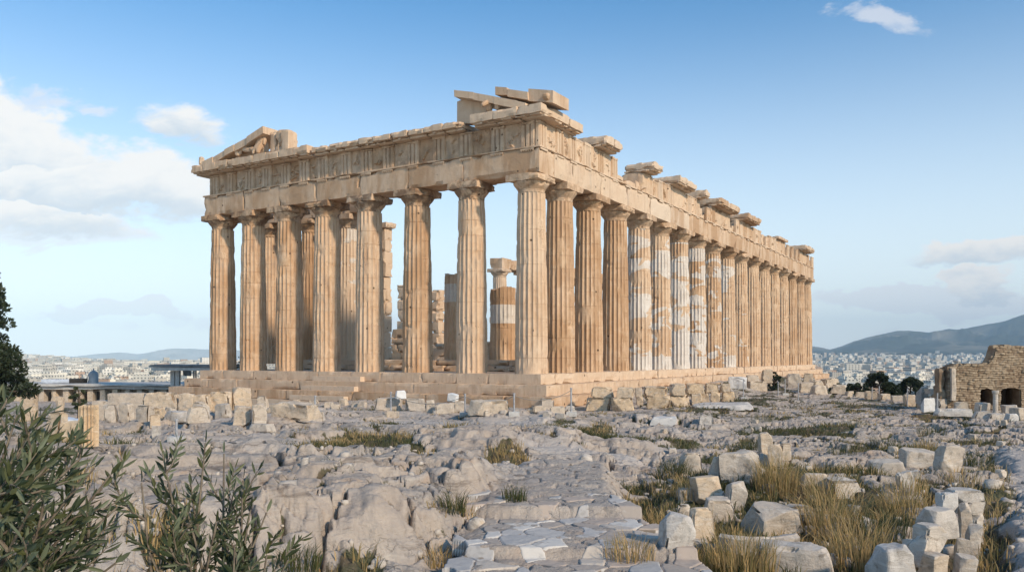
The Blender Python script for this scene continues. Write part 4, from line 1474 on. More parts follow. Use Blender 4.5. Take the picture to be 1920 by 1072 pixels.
def arc_slab():
    """curved moulded slab, broken at both ends"""
    X, Y, Z = ground_at(1440, 1036)
    b = MB()
    k = 15
    V = []; F = []
    for i in range(k):
        a = -1.15 + 1.75 * i / (k - 1)
        for r, z in ((.42, 0), (.40, .17), (.47, .20), (.66, .23), (.70, .19), (.69, 0)):
            V.append((r * math.sin(a), -r * math.cos(a) * .9, z))
    n = 6
    for i in range(k - 1):
        for j in range(n):
            F.append((i * n + j, (i + 1) * n + j, (i + 1) * n + (j + 1) % n, i * n + (j + 1) % n))
    F.append(tuple(range(n))); F.append(tuple((k - 1) * n + j for j in range(n))[::-1])
    V = np.array(V); V += np.stack([fb3(V * 5 + c, 9 + c) for c in range(3)], 1) * .018
    o = obj('curved_slab', mesh('curved_slab', V, [f[::-1] for f in F], M_BLOCK), None, (X - .05, Y + .55, Z - .02), .25, tone=.2)
    tag(o, 'curved moulded marble slab with ribbed back lying in the grass', 'slab', GG)


arc_slab()

GL = 'loose angular stones strewn over the right slab field'
q0 = random.Random(91)
for i in range(46):
    px, py = q0.uniform(1180, 1900), 790 + 270 * q0.random() ** 1.4
    if 1640 < px and py > 900 or 900 < px < 1230:
        continue
    wpx = q0.uniform(10, 22) * (py - 650) / 180
    stone(px, px + wpx, py - wpx * q0.uniform(.3, .6), py, q0.uniform(.1, .5), 'loose angular stone lying among the slabs and grass to the right of the path', 'loose_stone', GL, ratio=q0.uniform(.6, 1.1), rz=q0.uniform(-1, 1), cuts=3, rnd=.1)
GF = 'loose stones strewn before the front steps'
for i in range(26):
    px, py = q0.uniform(480, 1090), q0.uniform(757, 784)
    wpx = q0.uniform(10, 30)
    stone(px, px + wpx, py - wpx * q0.uniform(.25, .5), py, q0.uniform(.1, .6), 'loose low stone strewn on the rock before the temple front steps', 'loose_stone', GF, ratio=q0.uniform(.5, .9), cuts=3, rnd=.1)
GS = 'white marble fragments stacked as a low wall'
for a, dp, kw in (
    ((1825, 1851, 963, 1000, .3, 'grey-sided block under the moulded piece in the marble stack'), 11.0, dict(sink=.3, ratio=1.4)),
    ((1803, 1856, 937, 962, .2, 'moulded slab second from the top in the marble stack'), 11.0, dict(ratio=1.1, rz=.1, rnd=.03)),
    ((1790, 1850, 920, 938, .1, 'flat round-edged piece on top of the marble stack'), 11.0, dict(ratio=.9, rnd=.12)),
    ((1766, 1802, 925, 957, -.1, 'white slotted block left of the topmost piece in the marble stack'), 10.6, dict(ratio=.8, rz=.15, cuts=1)),
    ((1801, 1827, 945, 1006, .5, 'tall warm fragment in the middle of the marble stack'), 10.5, dict(ratio=1.2, rz=-.25, cuts=2)),
    ((1740, 1804, 956, 1004, .15, 'rough grey-topped block with a cream broken front'), 10.0, dict(ratio=.9, rz=.3, cuts=3, amp=.06)),
    ((1813, 1841, 985, 1044, .35, 'leaning slab at the right foot of the marble stack'), 10.2, dict(ratio=1.3, rz=-.2, sink=.3)),
    ((1727, 1790, 987, 1032, .25, 'tilted block with a chiselled hole below the rough grey-topped one'), 9.5, dict(ratio=.8, rz=.35, tilt=.2, cuts=2)),
    ((1792, 1822, 1010, 1060, .45, 'cream fragment with steps cut in its face'), 9.6, dict(ratio=1.2, rz=-.3, cuts=2, sink=.3)),
    ((1713, 1778, 1007, 1060, .3, 'moulded fragment lying slanted with parallel ridges'), 9.0, dict(ratio=.7, rz=.5, tilt=.28, rnd=.03)),
    ((1692, 1718, 1010, 1026, .1, 'small flat grey stone at the left of the slanted ridged fragment'), 9.2, dict(ratio=.9, sink=.4)),
    ((1658, 1750, 1026, 1110, .0, 'large grey mottled boulder at the near end of the marble stack'), 8.6, dict(ratio=.9, rz=.25, cuts=3, amp=.06, rnd=.12)),
    ((1735, 1792, 1042, 1110, .55, 'cream squared fragment right of the mottled boulder'), 8.8, dict(ratio=1.0, rz=.4, cuts=1)),
    ((1790, 1828, 1046, 1110, .4, 'lowest leaning slab at the near right of the marble stack'), 9.0, dict(ratio=1.2, rz=-.2, cuts=1)),
):
    stone(*a, group=GS, name='marble_fragment', depth=dp, **kw)

GR = 'blocks heaped before the ruined brick building'
for a, dp, kw in (
    ((1724, 1745, 725, 745, .1, 'white boulder on top of the left of the heap by the ruin'), 41, dict(cuts=3, sink=.5)),
    ((1747, 1782, 729, 738, .4, 'thin long slab on top of the heap by the ruin'), 40, dict(sink=.03)),
    ((1754, 1781, 737, 748, .45, 'block under the thin long slab by the ruin'), 40, dict(sink=.1)),
    ((1783, 1799, 733, 751, .45, 'squarish stone right of the thin slab by the ruin'), 39, dict(cuts=1, sink=.1)),
    ((1758, 1790, 747, 768, .35, 'grey block at the bottom of the heap by the ruin'), 38, dict()),
    ((1789, 1818, 753, 768, .55, 'broad cream block right of the grey bottom block'), 37, dict()),
    ((1724, 1744, 743, 756, .4, 'dull stone under the white boulder'), 41, dict(sink=.3)),
    ((1729, 1759, 746, 770, -.4, 'white wedge-shaped slab leaning beside the thin posts'), 36, dict(ratio=.3, cuts=3, rz=.3)),
    ((1836, 1858, 755, 774, .2, 'pale cube left of the little column'), 34.5, dict(ratio=.9)),
    ((1755, 1825, 766, 778, -.1, 'long white slab on the ground before the heap'), 34.5, dict(ratio=.25, rz=-.06)),
    ((1828, 1860, 771, 782, .1, 'short flat slab right of the long white slab'), 33, dict(ratio=.6)),
    ((1852, 1890, 776, 789, .15, 'flat pale slab before the little column'), 31.5, dict(ratio=.6)),
    ((1890, 1914, 775, 794, -.2, 'white box-like block at the right edge'), 30.5, dict(ratio=.8, rz=.25)),
    ((1905, 1935, 764, 786, .5, 'cream block cut off by the right edge of the view'), 32, dict()),
    ((1886, 1912, 760, 772, .2, 'pale slab at the foot of the dark doorway'), 34, dict()),
):
    stone(*a, group=GR, depth=dp, **kw)
GW = 'low wall remains at the plateau edge'
for a in ((1587, 1604, 733, 743, .6, 'leftmost small remnant of the low wall at the plateau edge'), (1604, 1622, 735, 745, .5, 'second low remnant of the wall at the plateau edge'),
          (1622, 1649, 733, 748, .75, 'largest cream block of the low wall at the plateau edge'), (1650, 1673, 739, 749, .65, 'low block right of the largest one at the plateau edge'),
          (1673, 1698, 742, 752, .4, 'grey footing stones right in the low wall at the plateau edge'), (1699, 1718, 740, 762, .65, 'upright squared block standing alone beside a thin post')):
    stone(*a, group=GW, ratio=.7)


def colonnette():
    X, Y = (1866.5 - CX) / FPX * 34.2, 34.2
    zb, zt = CAMZ - (777 - CY) / FPX * Y, CAMZ - (732 - CY) / FPX * Y
    r = 5.2 / FPX * Y * .9
    h = zt - zb
    prof = [(r * 1.25, 0), (r * 1.25, .06), (r, .10), (r * .92, h - .16), (r * 1.0, h - .13), (r * 1.25, h - .10), (r * 1.3, h), (0.001, h)]
    na = 18
    V = [(math.cos(6.2832 * a / na) * q, math.sin(6.2832 * a / na) * q, z) for q, z in prof for a in range(na)]
    F = [(j * na + a, j * na + (a + 1) % na, (j + 1) * na + (a + 1) % na, (j + 1) * na + a) for j in range(len(prof) - 1) for a in range(na)]
    o = obj('small_column', mesh('small_column', V, F, M_BLOCK), None, (X, Y, zb), tone=.2)
    tag(o, 'slim pale column with a small cap standing before the dark doorways of the ruin', 'column')


colonnette()


def fluted_stub():
    X, Y, Z = ground_at(166, 838)
    h = (838 - 762) / FPX * Y; r = 17.5 / FPX * Y
    na = 96; nz = 14
    V = []
    for j in range(nz):
        z = h * j / (nz - 1)
        for a in range(na):
            th = 6.2832 * a / na
            f = abs(math.sin(th * 8))
            V.append((math.cos(th) * (r - .045 * f), math.sin(th) * (r - .045 * f), z))
    V = np.array(V)
    V[-na:, 2] += .08 * fb3(V[-na:] * 4, 5)
    V[:, :2] *= (1 - .06 * np.clip(fb3(V * 4, 7) * 2, 0, 1))[:, None]
    F = [(j * na + a, j * na + (a + 1) % na, (j + 1) * na + (a + 1) % na, (j + 1) * na + a) for j in range(nz - 1) for a in range(na)]
    F.append(tuple((nz - 1) * na + a for a in range(na)))
    o = obj('fluted_column_stump', mesh('fluted_column_stump', V, F, M_BLOCK), None, (X, Y, Z), tone=.85)
    tag(o, 'short cream fluted column stump standing beside the olive leaves on the left', 'column stump')
    # a sheet-covered stone behind it
    V, F = rbox(-.42, .42, -.3, .3, 0, .36, .06, .04, .12, 1, 5)
    x2, y2, z2 = ground_at(134, 806)
    s = obj('covered_stone', mesh('covered_stone', V, F, M_SHEET, None, True), None, (x2, y2, z2))
    tag(s, 'stone wrapped in a pale blue-grey sheet left of the fluted stump', 'covered stone')


fluted_stub()

# ------------------------------------------------------------------ rope posts
GP = 'rope barrier posts around the temple'


def post(px, yt, yb, label, foot=True, first=[None]):
    X, Y, Z = ground_at(px, yb)
    h = (yb - yt) / FPX * Y
    V, F = tube([(0, 0, 0), (0, 0, h)], .032, 8)
    o = obj('barrier_post', mesh('barrier_post', V, F, M_STEEL), None, (X, Y, Z - .02))
    tag(o, label, 'post', GP)
    V, F = tube([(0, 0, h - .01), (0, 0, h + .035)], .045, 8)
    obj('cap', mesh('cap', V, F, M_STEEL), o)
    if foot:
        V, F = rbox(-.2, .2, -.18, .18, -.05, .14, .1, .01, .02, 1, int(px))
        obj('foot', mesh('foot', V, F, M_CONC), o)
    return o, Vector((X, Y, Z + h - .08))


posts = {}
for k, px, yt, yb, lab in (('a', 331, 786, 826, 'thin pale rope post alone on the bare rock at the left'), ('b', 591, 742, 783, 'rope post at the right end of the long cream slab'),
                           ('c', 733, 736, 778, 'rope post before the first block of the row below the steps'), ('d', 872, 740, 780, 'rope post just left of the longest block at the temple corner'),
                           ('e', 964, 738, 778, 'rope post below the right part of the temple front'), ('f', 1071, 729, 779, 'rope post with a white foot just past the temple corner'),
                           ('g', 1394, 711, 748, 'rope post right of the two-course stack'), ('h', 1459, 716, 741, 'left of the paired rope posts at the far end'),
                           ('i', 1472, 712, 741, 'right of the paired rope posts at the far end'), ('j', 1497, 719, 751, 'last rope post before the far blocks')):
    posts[k] = post(px, yt, yb, lab, k not in 'bjh')
for a, c, lab in (('c', 'd', 'thin rope sagging between the posts before the left blocks of the row'), ('d', 'e', 'thin rope sagging between the posts over the longest block'),
                  ('e', 'f', 'thin rope sagging past the temple corner'), ('h', 'i', 'short rope between the paired far posts')):
    p, q = posts[a][1], posts[c][1]
    pts = [p.lerp(q, t) - Vector((0, 0, .35 * min(1, (q - p).length / 3) * 4 * t * (1 - t))) for t in np.linspace(0, 1, 13)]
    V, F = tube(pts, .012, 5)
    tag(obj('barrier_rope', mesh('barrier_rope', V, F, M_ROPE)), lab, 'rope', 'ropes between the barrier posts')
GT = 'thin fence stakes on the right'
for px, yt, yb, lab in ((1635, 725, 748, 'thin stake before the largest cream wall block'), (1648, 724, 747, 'thin stake at the right end of the largest cream wall block'),
                        (1701, 728, 762, 'thin stake at the upright squared block'), (1757, 738, 770, 'thin dark stake at the tip of the white wedge slab'), (320, 700, 757, 'tall thin pole behind the left heap')):
    dp = 30 if False else None
    X, Y, Z = ground_at(px, yb)
    V, F = tube([(0, 0, -.1), (0.02, 0, (yb - yt) / FPX * Y)], .03, 6)
    tag(obj('fence_stake', mesh('fence_stake', V, F, M_STEEL), None, (X, Y, Z)), lab, 'stake', GT)

# ------------------------------------------------------------------ ruined brick building on the right
def masonry(w, h_of, openings, cw, ch, seed, depth=.09):
    """front sheet of irregular courses with real recesses; returns V, F and tint"""
    hmax = max(h_of(x) for x in np.linspace(0, w, 60))
    nx, nz = int(w / .035), int(hmax / .03)
    X, Z = np.meshgrid(np.linspace(0, w, nx), np.linspace(0, hmax, nz))
    x, z = X.ravel(), Z.ravel()
    wz = z + .06 * fb2(x * 1.5, z * 2, seed, 3)
    row = np.floor(wz / ch)
    fx = x / cw + .5 * (row % 2) + 1.3 * _h(row, row * 0, row * 0, seed)
    fx = fx + .22 * vn2(fx * 1.0, row * 3.3, seed + 1)
    cxi = np.floor(fx)
    e = np.minimum(np.minimum(fx - cxi, cxi + 1 - fx) * cw, np.minimum(wz / ch - row, row + 1 - wz / ch) * ch)
    r = _h(cxi, row, row * 0, seed + 2)
    joint = sst(e, .022, .004)
    y = -depth * (.3 + .7 * r) * (1 - joint) + .03 * fb2(x * 9, z * 9, seed + 3, 3) + .06 * fb2(x * 1.2, z * 1.2, seed + 5, 2)
    V = np.stack([x, y, z], 1)
    i = np.arange(nx * nz).reshape(nz, nx)
    F = np.stack([i[:-1, :-1], i[:-1, 1:], i[1:, 1:], i[1:, :-1]], -1).reshape(-1, 4)
    c = V[F].mean(1)
    keep = c[:, 2] < np.array([h_of(v) for v in c[:, 0]]) + .05 * vn2(c[:, 0] * 6, c[:, 0] * 0, seed)
    for ox0, ox1, oz0, oz1, arch in openings:
        top = oz1 - (arch * ((c[:, 0] - (ox0 + ox1) / 2) / ((ox1 - ox0) / 2)) ** 2)
        keep &= ~((c[:, 0] > ox0) & (c[:, 0] < ox1) & (c[:, 2] > oz0) & (c[:, 2] < top))
    return V, F[keep], r * (1 - joint), joint


def mat_masonry():
    m, t = material('old_brick_and_stone')
    g = t.n('ShaderNodeNewGeometry').outputs['Position']
    ti = vattr(t, 'tint'); jo = vattr(t, 'joint')
    n = t.noise(g, 5, 6, .65); big = t.noise(g, .9, 4, .6)
    col = t.mix(ti, (.20, .135, .085), (.43, .335, .23))
    col = t.mix(t.ss(big, .45, .6, 0, .7), col, (.40, .31, .215))
    col = t.mix(t.ss(n, .55, .75, 0, .6), col, (.15, .10, .065))
    col = t.mix(t.m('MULTIPLY', jo, .55), col, (.16, .12, .085))
    finish(t, col, .9, n, .5, .03)
    return m


M_MAS = mat_masonry()


def ruin():
    Y = 38.0
    s = Y / FPX
    x0 = (1776 - CX) * s
    zb = CAMZ - (775 - CY) * s - .15
    pt = lambda px, py: ((px - 1776) * s, CAMZ - (py - CY) * s - zb)
    prof = [(1776, 687), (1800, 684), (1848, 682), (1857, 676), (1862, 665), (1867, 648), (1900, 650), (1925, 653), (1990, 650), (2080, 668), (2200, 690)]
    px_, pz_ = zip(*[pt(*p) for p in prof])
    w = pt(2200, 0)[0]
    h_of = lambda x: float(np.interp(x, px_, pz_))
    ops = []
    for a, c, top, bot, ar in ((1836, 1861, 728, 757, .1), (1874, 1911, 726, 768, .12), (1960, 1995, 726, 775, .1)):
        p = pt(a, top); q = pt(c, bot)
        ops.append((p[0], q[0], q[1], p[1], ar))
    root = obj('ruined_brick_building', None, None, (x0, Y, zb), -.04)
    tag(root, 'ruined brown brick and stone building with dark doorways at the right edge', 'ruin')
    V, F, ti, jo = masonry(w, h_of, ops, .30, .105, 5)
    obj('front_wall', mesh('front_wall', V, F, M_MAS, {'tint': ti, 'joint': jo}, True), root)
    b = MB()
    # body of the wall behind its face, open behind the doorways
    xs = sorted(set([0.0, w] + [o[0] for o in ops] + [o[1] for o in ops] + [pt(p[0], 0)[0] for p in prof[1:-1]]))
    for a, c in zip(xs[:-1], xs[1:]):
        mid = (a + c) / 2
        ha, hc = h_of(a) - .06, h_of(c) - .06
        o = [o for o in ops if o[0] <= mid <= o[1]]
        segs = [(0, 0, ha, hc)] if not o else [(0, 0, o[0][2], o[0][2]), (o[0][3], o[0][3], ha, hc)]
        for za, zc_, zta, ztc in segs:
            if min(zta - za, ztc - zc_) < .05:
                continue
            V = [(x, y, z) for y in (.06, .75) for x, z in ((a, za), (c, zc_), (c, ztc), (a, zta))]
            b.add(V, [[0, 1, 2, 3], [7, 6, 5, 4], [0, 4, 5, 1], [1, 5, 6, 2], [2, 6, 7, 3], [3, 7, 4, 0]])
    obj('wall_core', b.me('wall_core', M_MAS, False, 'tint'), root)
    for o in ops:
        b = MB(); b.add(*rbox(o[0] - .3, o[1] + .45, 1.7, 1.9, 0, o[3] + .4, .5, .03))
        b.add(*rbox(o[0] - .3, o[1] + .45, .76, 1.69, o[3] + .02, o[3] + .25, .5, .03))
        b.add(*rbox(o[1] + .25, o[1] + .44, .76, 1.69, 0, o[3] + .015, .5, .03)); b.add(*rbox(o[0] - .29, o[0] - .1, .76, 1.69, 0, o[3] + .015, .5, .03))
        obj('chamber_back', b.me('chamber_back', M_MAS, False, 'tint'), root)
    b = MB()
    p, q = pt(1780, 690), pt(1789, 735)
    b.add(*rbox(p[0], q[0], -.22, -.02, q[1] - .4, p[1], .15, .015, .02, 1, 3))
    obj('pilaster', b.me('pilaster', M_BLOCK), root, tone=.45)
    q = random.Random(4)
    for i in range(26):
        x = .1 + i * .135 * 1.05; z = h_of(x)
        sz = q.uniform(.08, .15)
        V, F = rbox(x - sz, x + sz, q.uniform(-.05, .02), q.uniform(.4, .7), z - .1, z + q.uniform(.0, .08), .1, .02, .02, 2, i)
        obj('coping_stone', mesh('coping_stone', V, F, M_MAS, {'tint': np.full(len(V), q.uniform(.1, .8))}), root)
    b = MB(); b.add(*rbox(-.30, -.02, .1, .75, 0, h_of(0) - .1, .15, .04, .05, 2, 9))
    obj('side_wall', b.me('side_wall', M_MAS, False, 'tint'), root)
    # the little white lamp on the wall top
    X = (1798.5 - CX) * s
    b = MB(); b.add(*tube([(0, 0, 0), (0, -.02, .16)], .03, 8)); b.add(*rbox(-.11, .11, -.16, .16, .14, .3, .05, .004, .04))
    o = obj('floodlight', b.me('floodlight', M_CONC), None, (X, Y + .2, zb + h_of(X - x0) - .03), .4)
    tag(o, 'small white floodlight sitting on top of the ruined brick wall', 'floodlight')


ruin()

# ------------------------------------------------------------------ left background: long low building, shelter, tank
def left_side():
    Y = 72.0
    s = Y / FPX
    zg = -2.9
    P = lambda px, py: ((px - CX) * s, CAMZ - (py - CY) * s)
    xl, zt = P(-60, 719); xr, _ = P(330, 714)
    root = obj('low_colonnaded_building', None, None, (xl, Y, zg))
    tag(root, 'long low grey stone building with dark bays behind the left heap', 'building')
    w = xr - xl; h = zt - zg
    b = MB(); b.add(*rbox(-.4, w + .3, -.6, 6, h - .22, h, 1.2, .02)); b.add(*rbox(-.2, w + .1, -.3, 6, h - .5, h - .23, 1.2, .02))
    obj('roof', b.me('roof', M_CONC), root)
    b = MB(); b.add(*rbox(0, w, .7, 1.1, 0, h - .51, 1, .02)); b.add(*rbox(0, w, .25, .69, 0, 1.15, 1, .03))
    obj('wall', b.me('wall', M_BLOCK), root, tone=.45)
    q = random.Random(3)
    n = 17
    for i in range(n + 1):
        x = w * i / n
        V, F = rbox(x - .24, x + .24, -.05, .68, 0, h - .515, .3, .02, .02, 1, i)
        obj('pier', mesh('pier', V, F, M_BLOCK), root, tone=.35 + .3 * q.random())
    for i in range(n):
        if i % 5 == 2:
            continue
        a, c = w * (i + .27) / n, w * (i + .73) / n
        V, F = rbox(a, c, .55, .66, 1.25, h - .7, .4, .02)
        obj('bay_shade_panel', mesh('bay_shade_panel', V, F, M_DARK), root)  # solid panel; the shade inside the bay is put into its colour
    # squat wall before it
    for i, (a, c, t, bt, lab) in enumerate(((199, 267, 737, 757, 'pale squared wall block before the long low building, the wider one'), (172, 210, 751, 762, 'low white slab left of the wider wall block'),
                                            (262, 312, 741, 758, 'pale wall block behind the largest block of the left heap'))):
        yy = 50
        x0, z1 = (a - CX) / FPX * yy, CAMZ - (t - CY) / FPX * yy
        x1, z0 = (c - CX) / FPX * yy, CAMZ - (bt - CY) / FPX * yy
        V, F = rbox(x0, x1, yy, yy + 1.2, z0 - 1, z1, .4, .02, .02, 1, i)
        V -= [x0, yy, 0]
        tag(obj('wall_block', mesh('wall_block', V, F, M_BLOCK), None, (x0, yy, 0), tone=.35), lab, 'block')
    for px, t, lab in ((112, 743, 'stubby cream stone pillar left of the small dark tree'), (55, 735, 'pale squared pier behind the olive leaves, nearer the left edge')):
        yy = 44
        x0, z1 = (px - CX) / FPX * yy, CAMZ - (t - CY) / FPX * yy
        V, F = rbox(-.18 - .2 * (px < 60), .18 + .2 * (px < 60), -.2, .2, -2.2, z1, .2, .02, .03, 1, px)
        tag(obj('stone_pillar', mesh('stone_pillar', V, F, M_BLOCK), None, (x0, yy, 0), tone=.7), lab, 'pillar')
    # shelter with a flat metal roof
    Y2 = 66.0; s2 = Y2 / FPX
    xa, zt = (283 - CX) * s2, CAMZ - (683 - CY) * s2
    xb = (458 - CX) * s2; zb = CAMZ - (693.5 - CY) * s2
    root = obj('roofed_shelter', None, None, (xa, Y2, -3))
    tag(root, 'open shelter with a flat grey metal roof on stout posts behind the temple corner', 'shelter')
    z0, z1 = zb + 3, zt + 3
    V, F = rbox(0, xb - xa, -.2, 3.2, z0 + .22, z1, 1, .006); obj('roof', mesh('roof', V, F, M_GREYROOF), root)
    V, F = rbox(.05, xb - xa - .1, -.14, 3.1, z0 - .05, z0 + .215, 1, .006); obj('fascia', mesh('fascia', V, F, M_CONC), root)
    for px, r in ((318, .17), (327, .17)):
        x = (px - CX) * s2 - xa
        V, F = rbox(x - r, x + r, .5, .9, 0, z0 - .055, .4, .008); obj('post', mesh('post', V, F, M_CONC), root)
    for px in (349, 353, 420):
        x = (px - CX) * s2 - xa
        V, F = tube([(x, 1.6, 0), (x, 1.6, z0 - .05)], .07, 8); obj('post', mesh('post', V, F, M_STEEL), root)
    x = (337 - CX) * s2 - xa
    V, F = rbox(x - .25, x + .3, 1.2, 1.6, z0 - .5, z0 - .06, .15, .03); obj('hanging_lamp', mesh('hanging_lamp', V, F, M_BLUEGREY), root)
    # tank and plant box on the long roof
    x, z = P(159, 719); z += 0
    prof = [(.40, 0), (.40, .75), (.37, .9), (.28, 1.02), (.15, 1.1), (.05, 1.13), (.05, 1.3), (.001, 1.32)]
    na = 20
    V = [(math.cos(6.2832 * a / na) * q_, math.sin(6.2832 * a / na) * q_, zz) for q_, zz in prof for a in range(na)]
    F = [(j * na + a, j * na + (a + 1) % na, (j + 1) * na + (a + 1) % na, (j + 1) * na + a) for j in range(len(prof) - 1) for a in range(na)]
    o = obj('roof_tank', mesh('roof_tank', V, F, M_BLUEGREY, None, True), None, (x, Y + 1.5, zg + h))
    tag(o, 'blue-grey domed tank standing on the roof of the long low building', 'tank')
    V, F = tube([(-.42, -.05, 0), (-.50, -.05, .5), (-.42, -.05, .85)], .03, 6); obj('pipe', mesh('pipe', V, F, M_BLUEGREY), o)
    x, z = P(131, 719)
    V, F = rbox(-.62, .62, 0, .8, 0, .42, .2, .01); o = obj('plant_box', mesh('plant_box', V, F, M_DARK), None, (x, Y + 1, zg + h))
    tag(o, 'black box-shaped unit on the roof left of the domed tank', 'roof unit')
    x, z = P(92, 719)
    V, F = rbox(-1.3, 1.3, 0, .8, 0, .35, .2, .01); o = obj('plant_box', mesh('plant_box', V, F, M_SHEET), None, (x, Y + 1, zg + h))
    tag(o, 'pale long unit on the roof left of the black one', 'roof unit')


left_side()

# ------------------------------------------------------------------ plants
def leaf_cloud(centres, radii, n, size, seed, aspect=.45, up=.3):
    """many small two-triangle leaves through the volume of the given clumps"""
    g = np.random.default_rng(seed)
    c = np.asarray(centres, float); r = np.asarray(radii, float)
    pr = r ** 2 / (r ** 2).sum()
    k = g.choice(len(c), n, p=pr)
    d = g.normal(size=(n, 3)); d /= np.linalg.norm(d, axis=1, keepdims=True)
    rad = g.uniform(.25, 1, n) ** .45
    p = c[k] + d * (r[k] * rad)[:, None] * np.array([1, 1, .8])
    a = d + g.normal(size=(n, 3)) * .7 + np.array([0, 0, up]); a /= np.linalg.norm(a, axis=1, keepdims=True)
    b = np.cross(a, g.normal(size=(n, 3))); b /= np.linalg.norm(b, axis=1, keepdims=True)
    s = size * g.uniform(.6, 1.4, n)[:, None]
    V = np.stack([p - a * s, p + b * s * aspect, p + a * s, p - b * s * aspect], 1).reshape(-1, 3)
    F = np.arange(4 * n).reshape(n, 4)
    ti = np.repeat(np.clip(g.uniform(-.6, .9, n), 0, 1) * .8, 4)
    return V, F, ti


def tree(name, label, x, y, z, h, w, clumps, n, size, seed, mat, cat='tree', group=None, conical=0.0, trunk_r=.12):
    q = random.Random(seed)
    root = obj(name, None, None, (x, y, z))
    tag(root, label, cat, group)
    cs = []; rs = []
    br = MB()
    lean = q.uniform(-.05, .05) * h
    pts = [(0, 0, min(-.3, gz(x, y) - z - .2)), (lean * .3, 0, h * .35), (lean, 0, h * .65), (lean * 1.2, 0, h * .9)]
    br.add(*tube(pts, [trunk_r, trunk_r * .8, trunk_r * .5, trunk_r * .15], 8))
    for i in range(clumps):
        t = q.uniform(.08, 1.0)
        rad = w / 2 * ((1 - t) * .95 + .08 if conical else math.sqrt(max(.05, 1 - (2 * t - 1.05) ** 2)))
        th = q.uniform(0, 6.283)
        rr = rad * q.uniform(.35, .95)
        c = (lean * t + math.cos(th) * rr, math.sin(th) * rr, h * t)
        cs.append(c); rs.append(q.uniform(.09, .17) * w * (1 - .35 * t))
        br.add(*tube([(lean * t, 0, h * t * .85), tuple(np.array(c) * .7 + np.array([lean * t * .3, 0, h * t * .27])), c], [trunk_r * .3, trunk_r * .2, .012], 5))
    obj('trunk', br.me('trunk', M_BARK), root)
    V, F, ti = leaf_cloud(cs, rs, n, size, seed)
    obj('crown', mesh('crown', V, F, mat, {'tint': ti}), root)
    return root


def place_d(px, py, Y):
    return (px - CX) / FPX * Y, CAMZ - (py - CY) / FPX * Y


x, z = place_d(-20, 735, 36)
tree('conifer_tree', 'dark conifer with ragged branches at the left edge', x, 36, z - .8, 6.2, 4.5, 70, 17000, .10, 3, M_PINE, conical=1, trunk_r=.16)
x, z = place_d(1650, 738, 70)
tree('pine_tree', 'larger dark green pine beyond the low wall at the plateau edge', x, 70, z - 1.2, 2.9, 3.3, 60, 16000, .085, 4, M_PINE, group='pines beyond the plateau edge')
x, z = place_d(1712, 742, 70)
tree('pine_tree', 'smaller dark pine right of the larger one, near the ruin', x, 70.5, z - 1.0, 2.4, 2.6, 46, 11000, .085, 5, M_PINE, group='pines beyond the plateau edge')
x, z = place_d(1611, 738, 69)
tree('evergreen_bush', 'low dark evergreen bush left of the larger pine', x, 69, z - .6, 1.4, 2.6, 30, 8000, .07, 6, M_PINE, 'bush')
x, z = place_d(1570, 722, 60)
z = gz(x, 60) + .6
tree('evergreen_bush', 'small round bush at the far corner blocks of the temple', x, 60, z - .6, .8, 1.4, 24, 3500, .07, 16, M_BUSH, 'bush')
x, z = place_d(149, 764, 46)
tree('small_tree', 'small dark leafy tree before the long low building', x, 46, z - .3, 1.45, 1.0, 16, 3500, .05, 7, M_BUSH)
x, z = place_d(1453, 708, 64)
z = gz(x, 64) + .3
tree('evergreen_bush', 'little dark shrub growing among the far blocks beside the long side', x, 64, z - .3, 1.5, 1.1, 40, 4200, .05, 8, M_PINE, 'bush', trunk_r=.03)
x, z = place_d(448, 686, 57)
tree('sprig', 'tiny leafy sprig growing beside the leftmost column', x, 57.2, z - .3, 1.15, .45, 8, 380, .05, 9, M_BUSH, 'plant', trunk_r=.02)


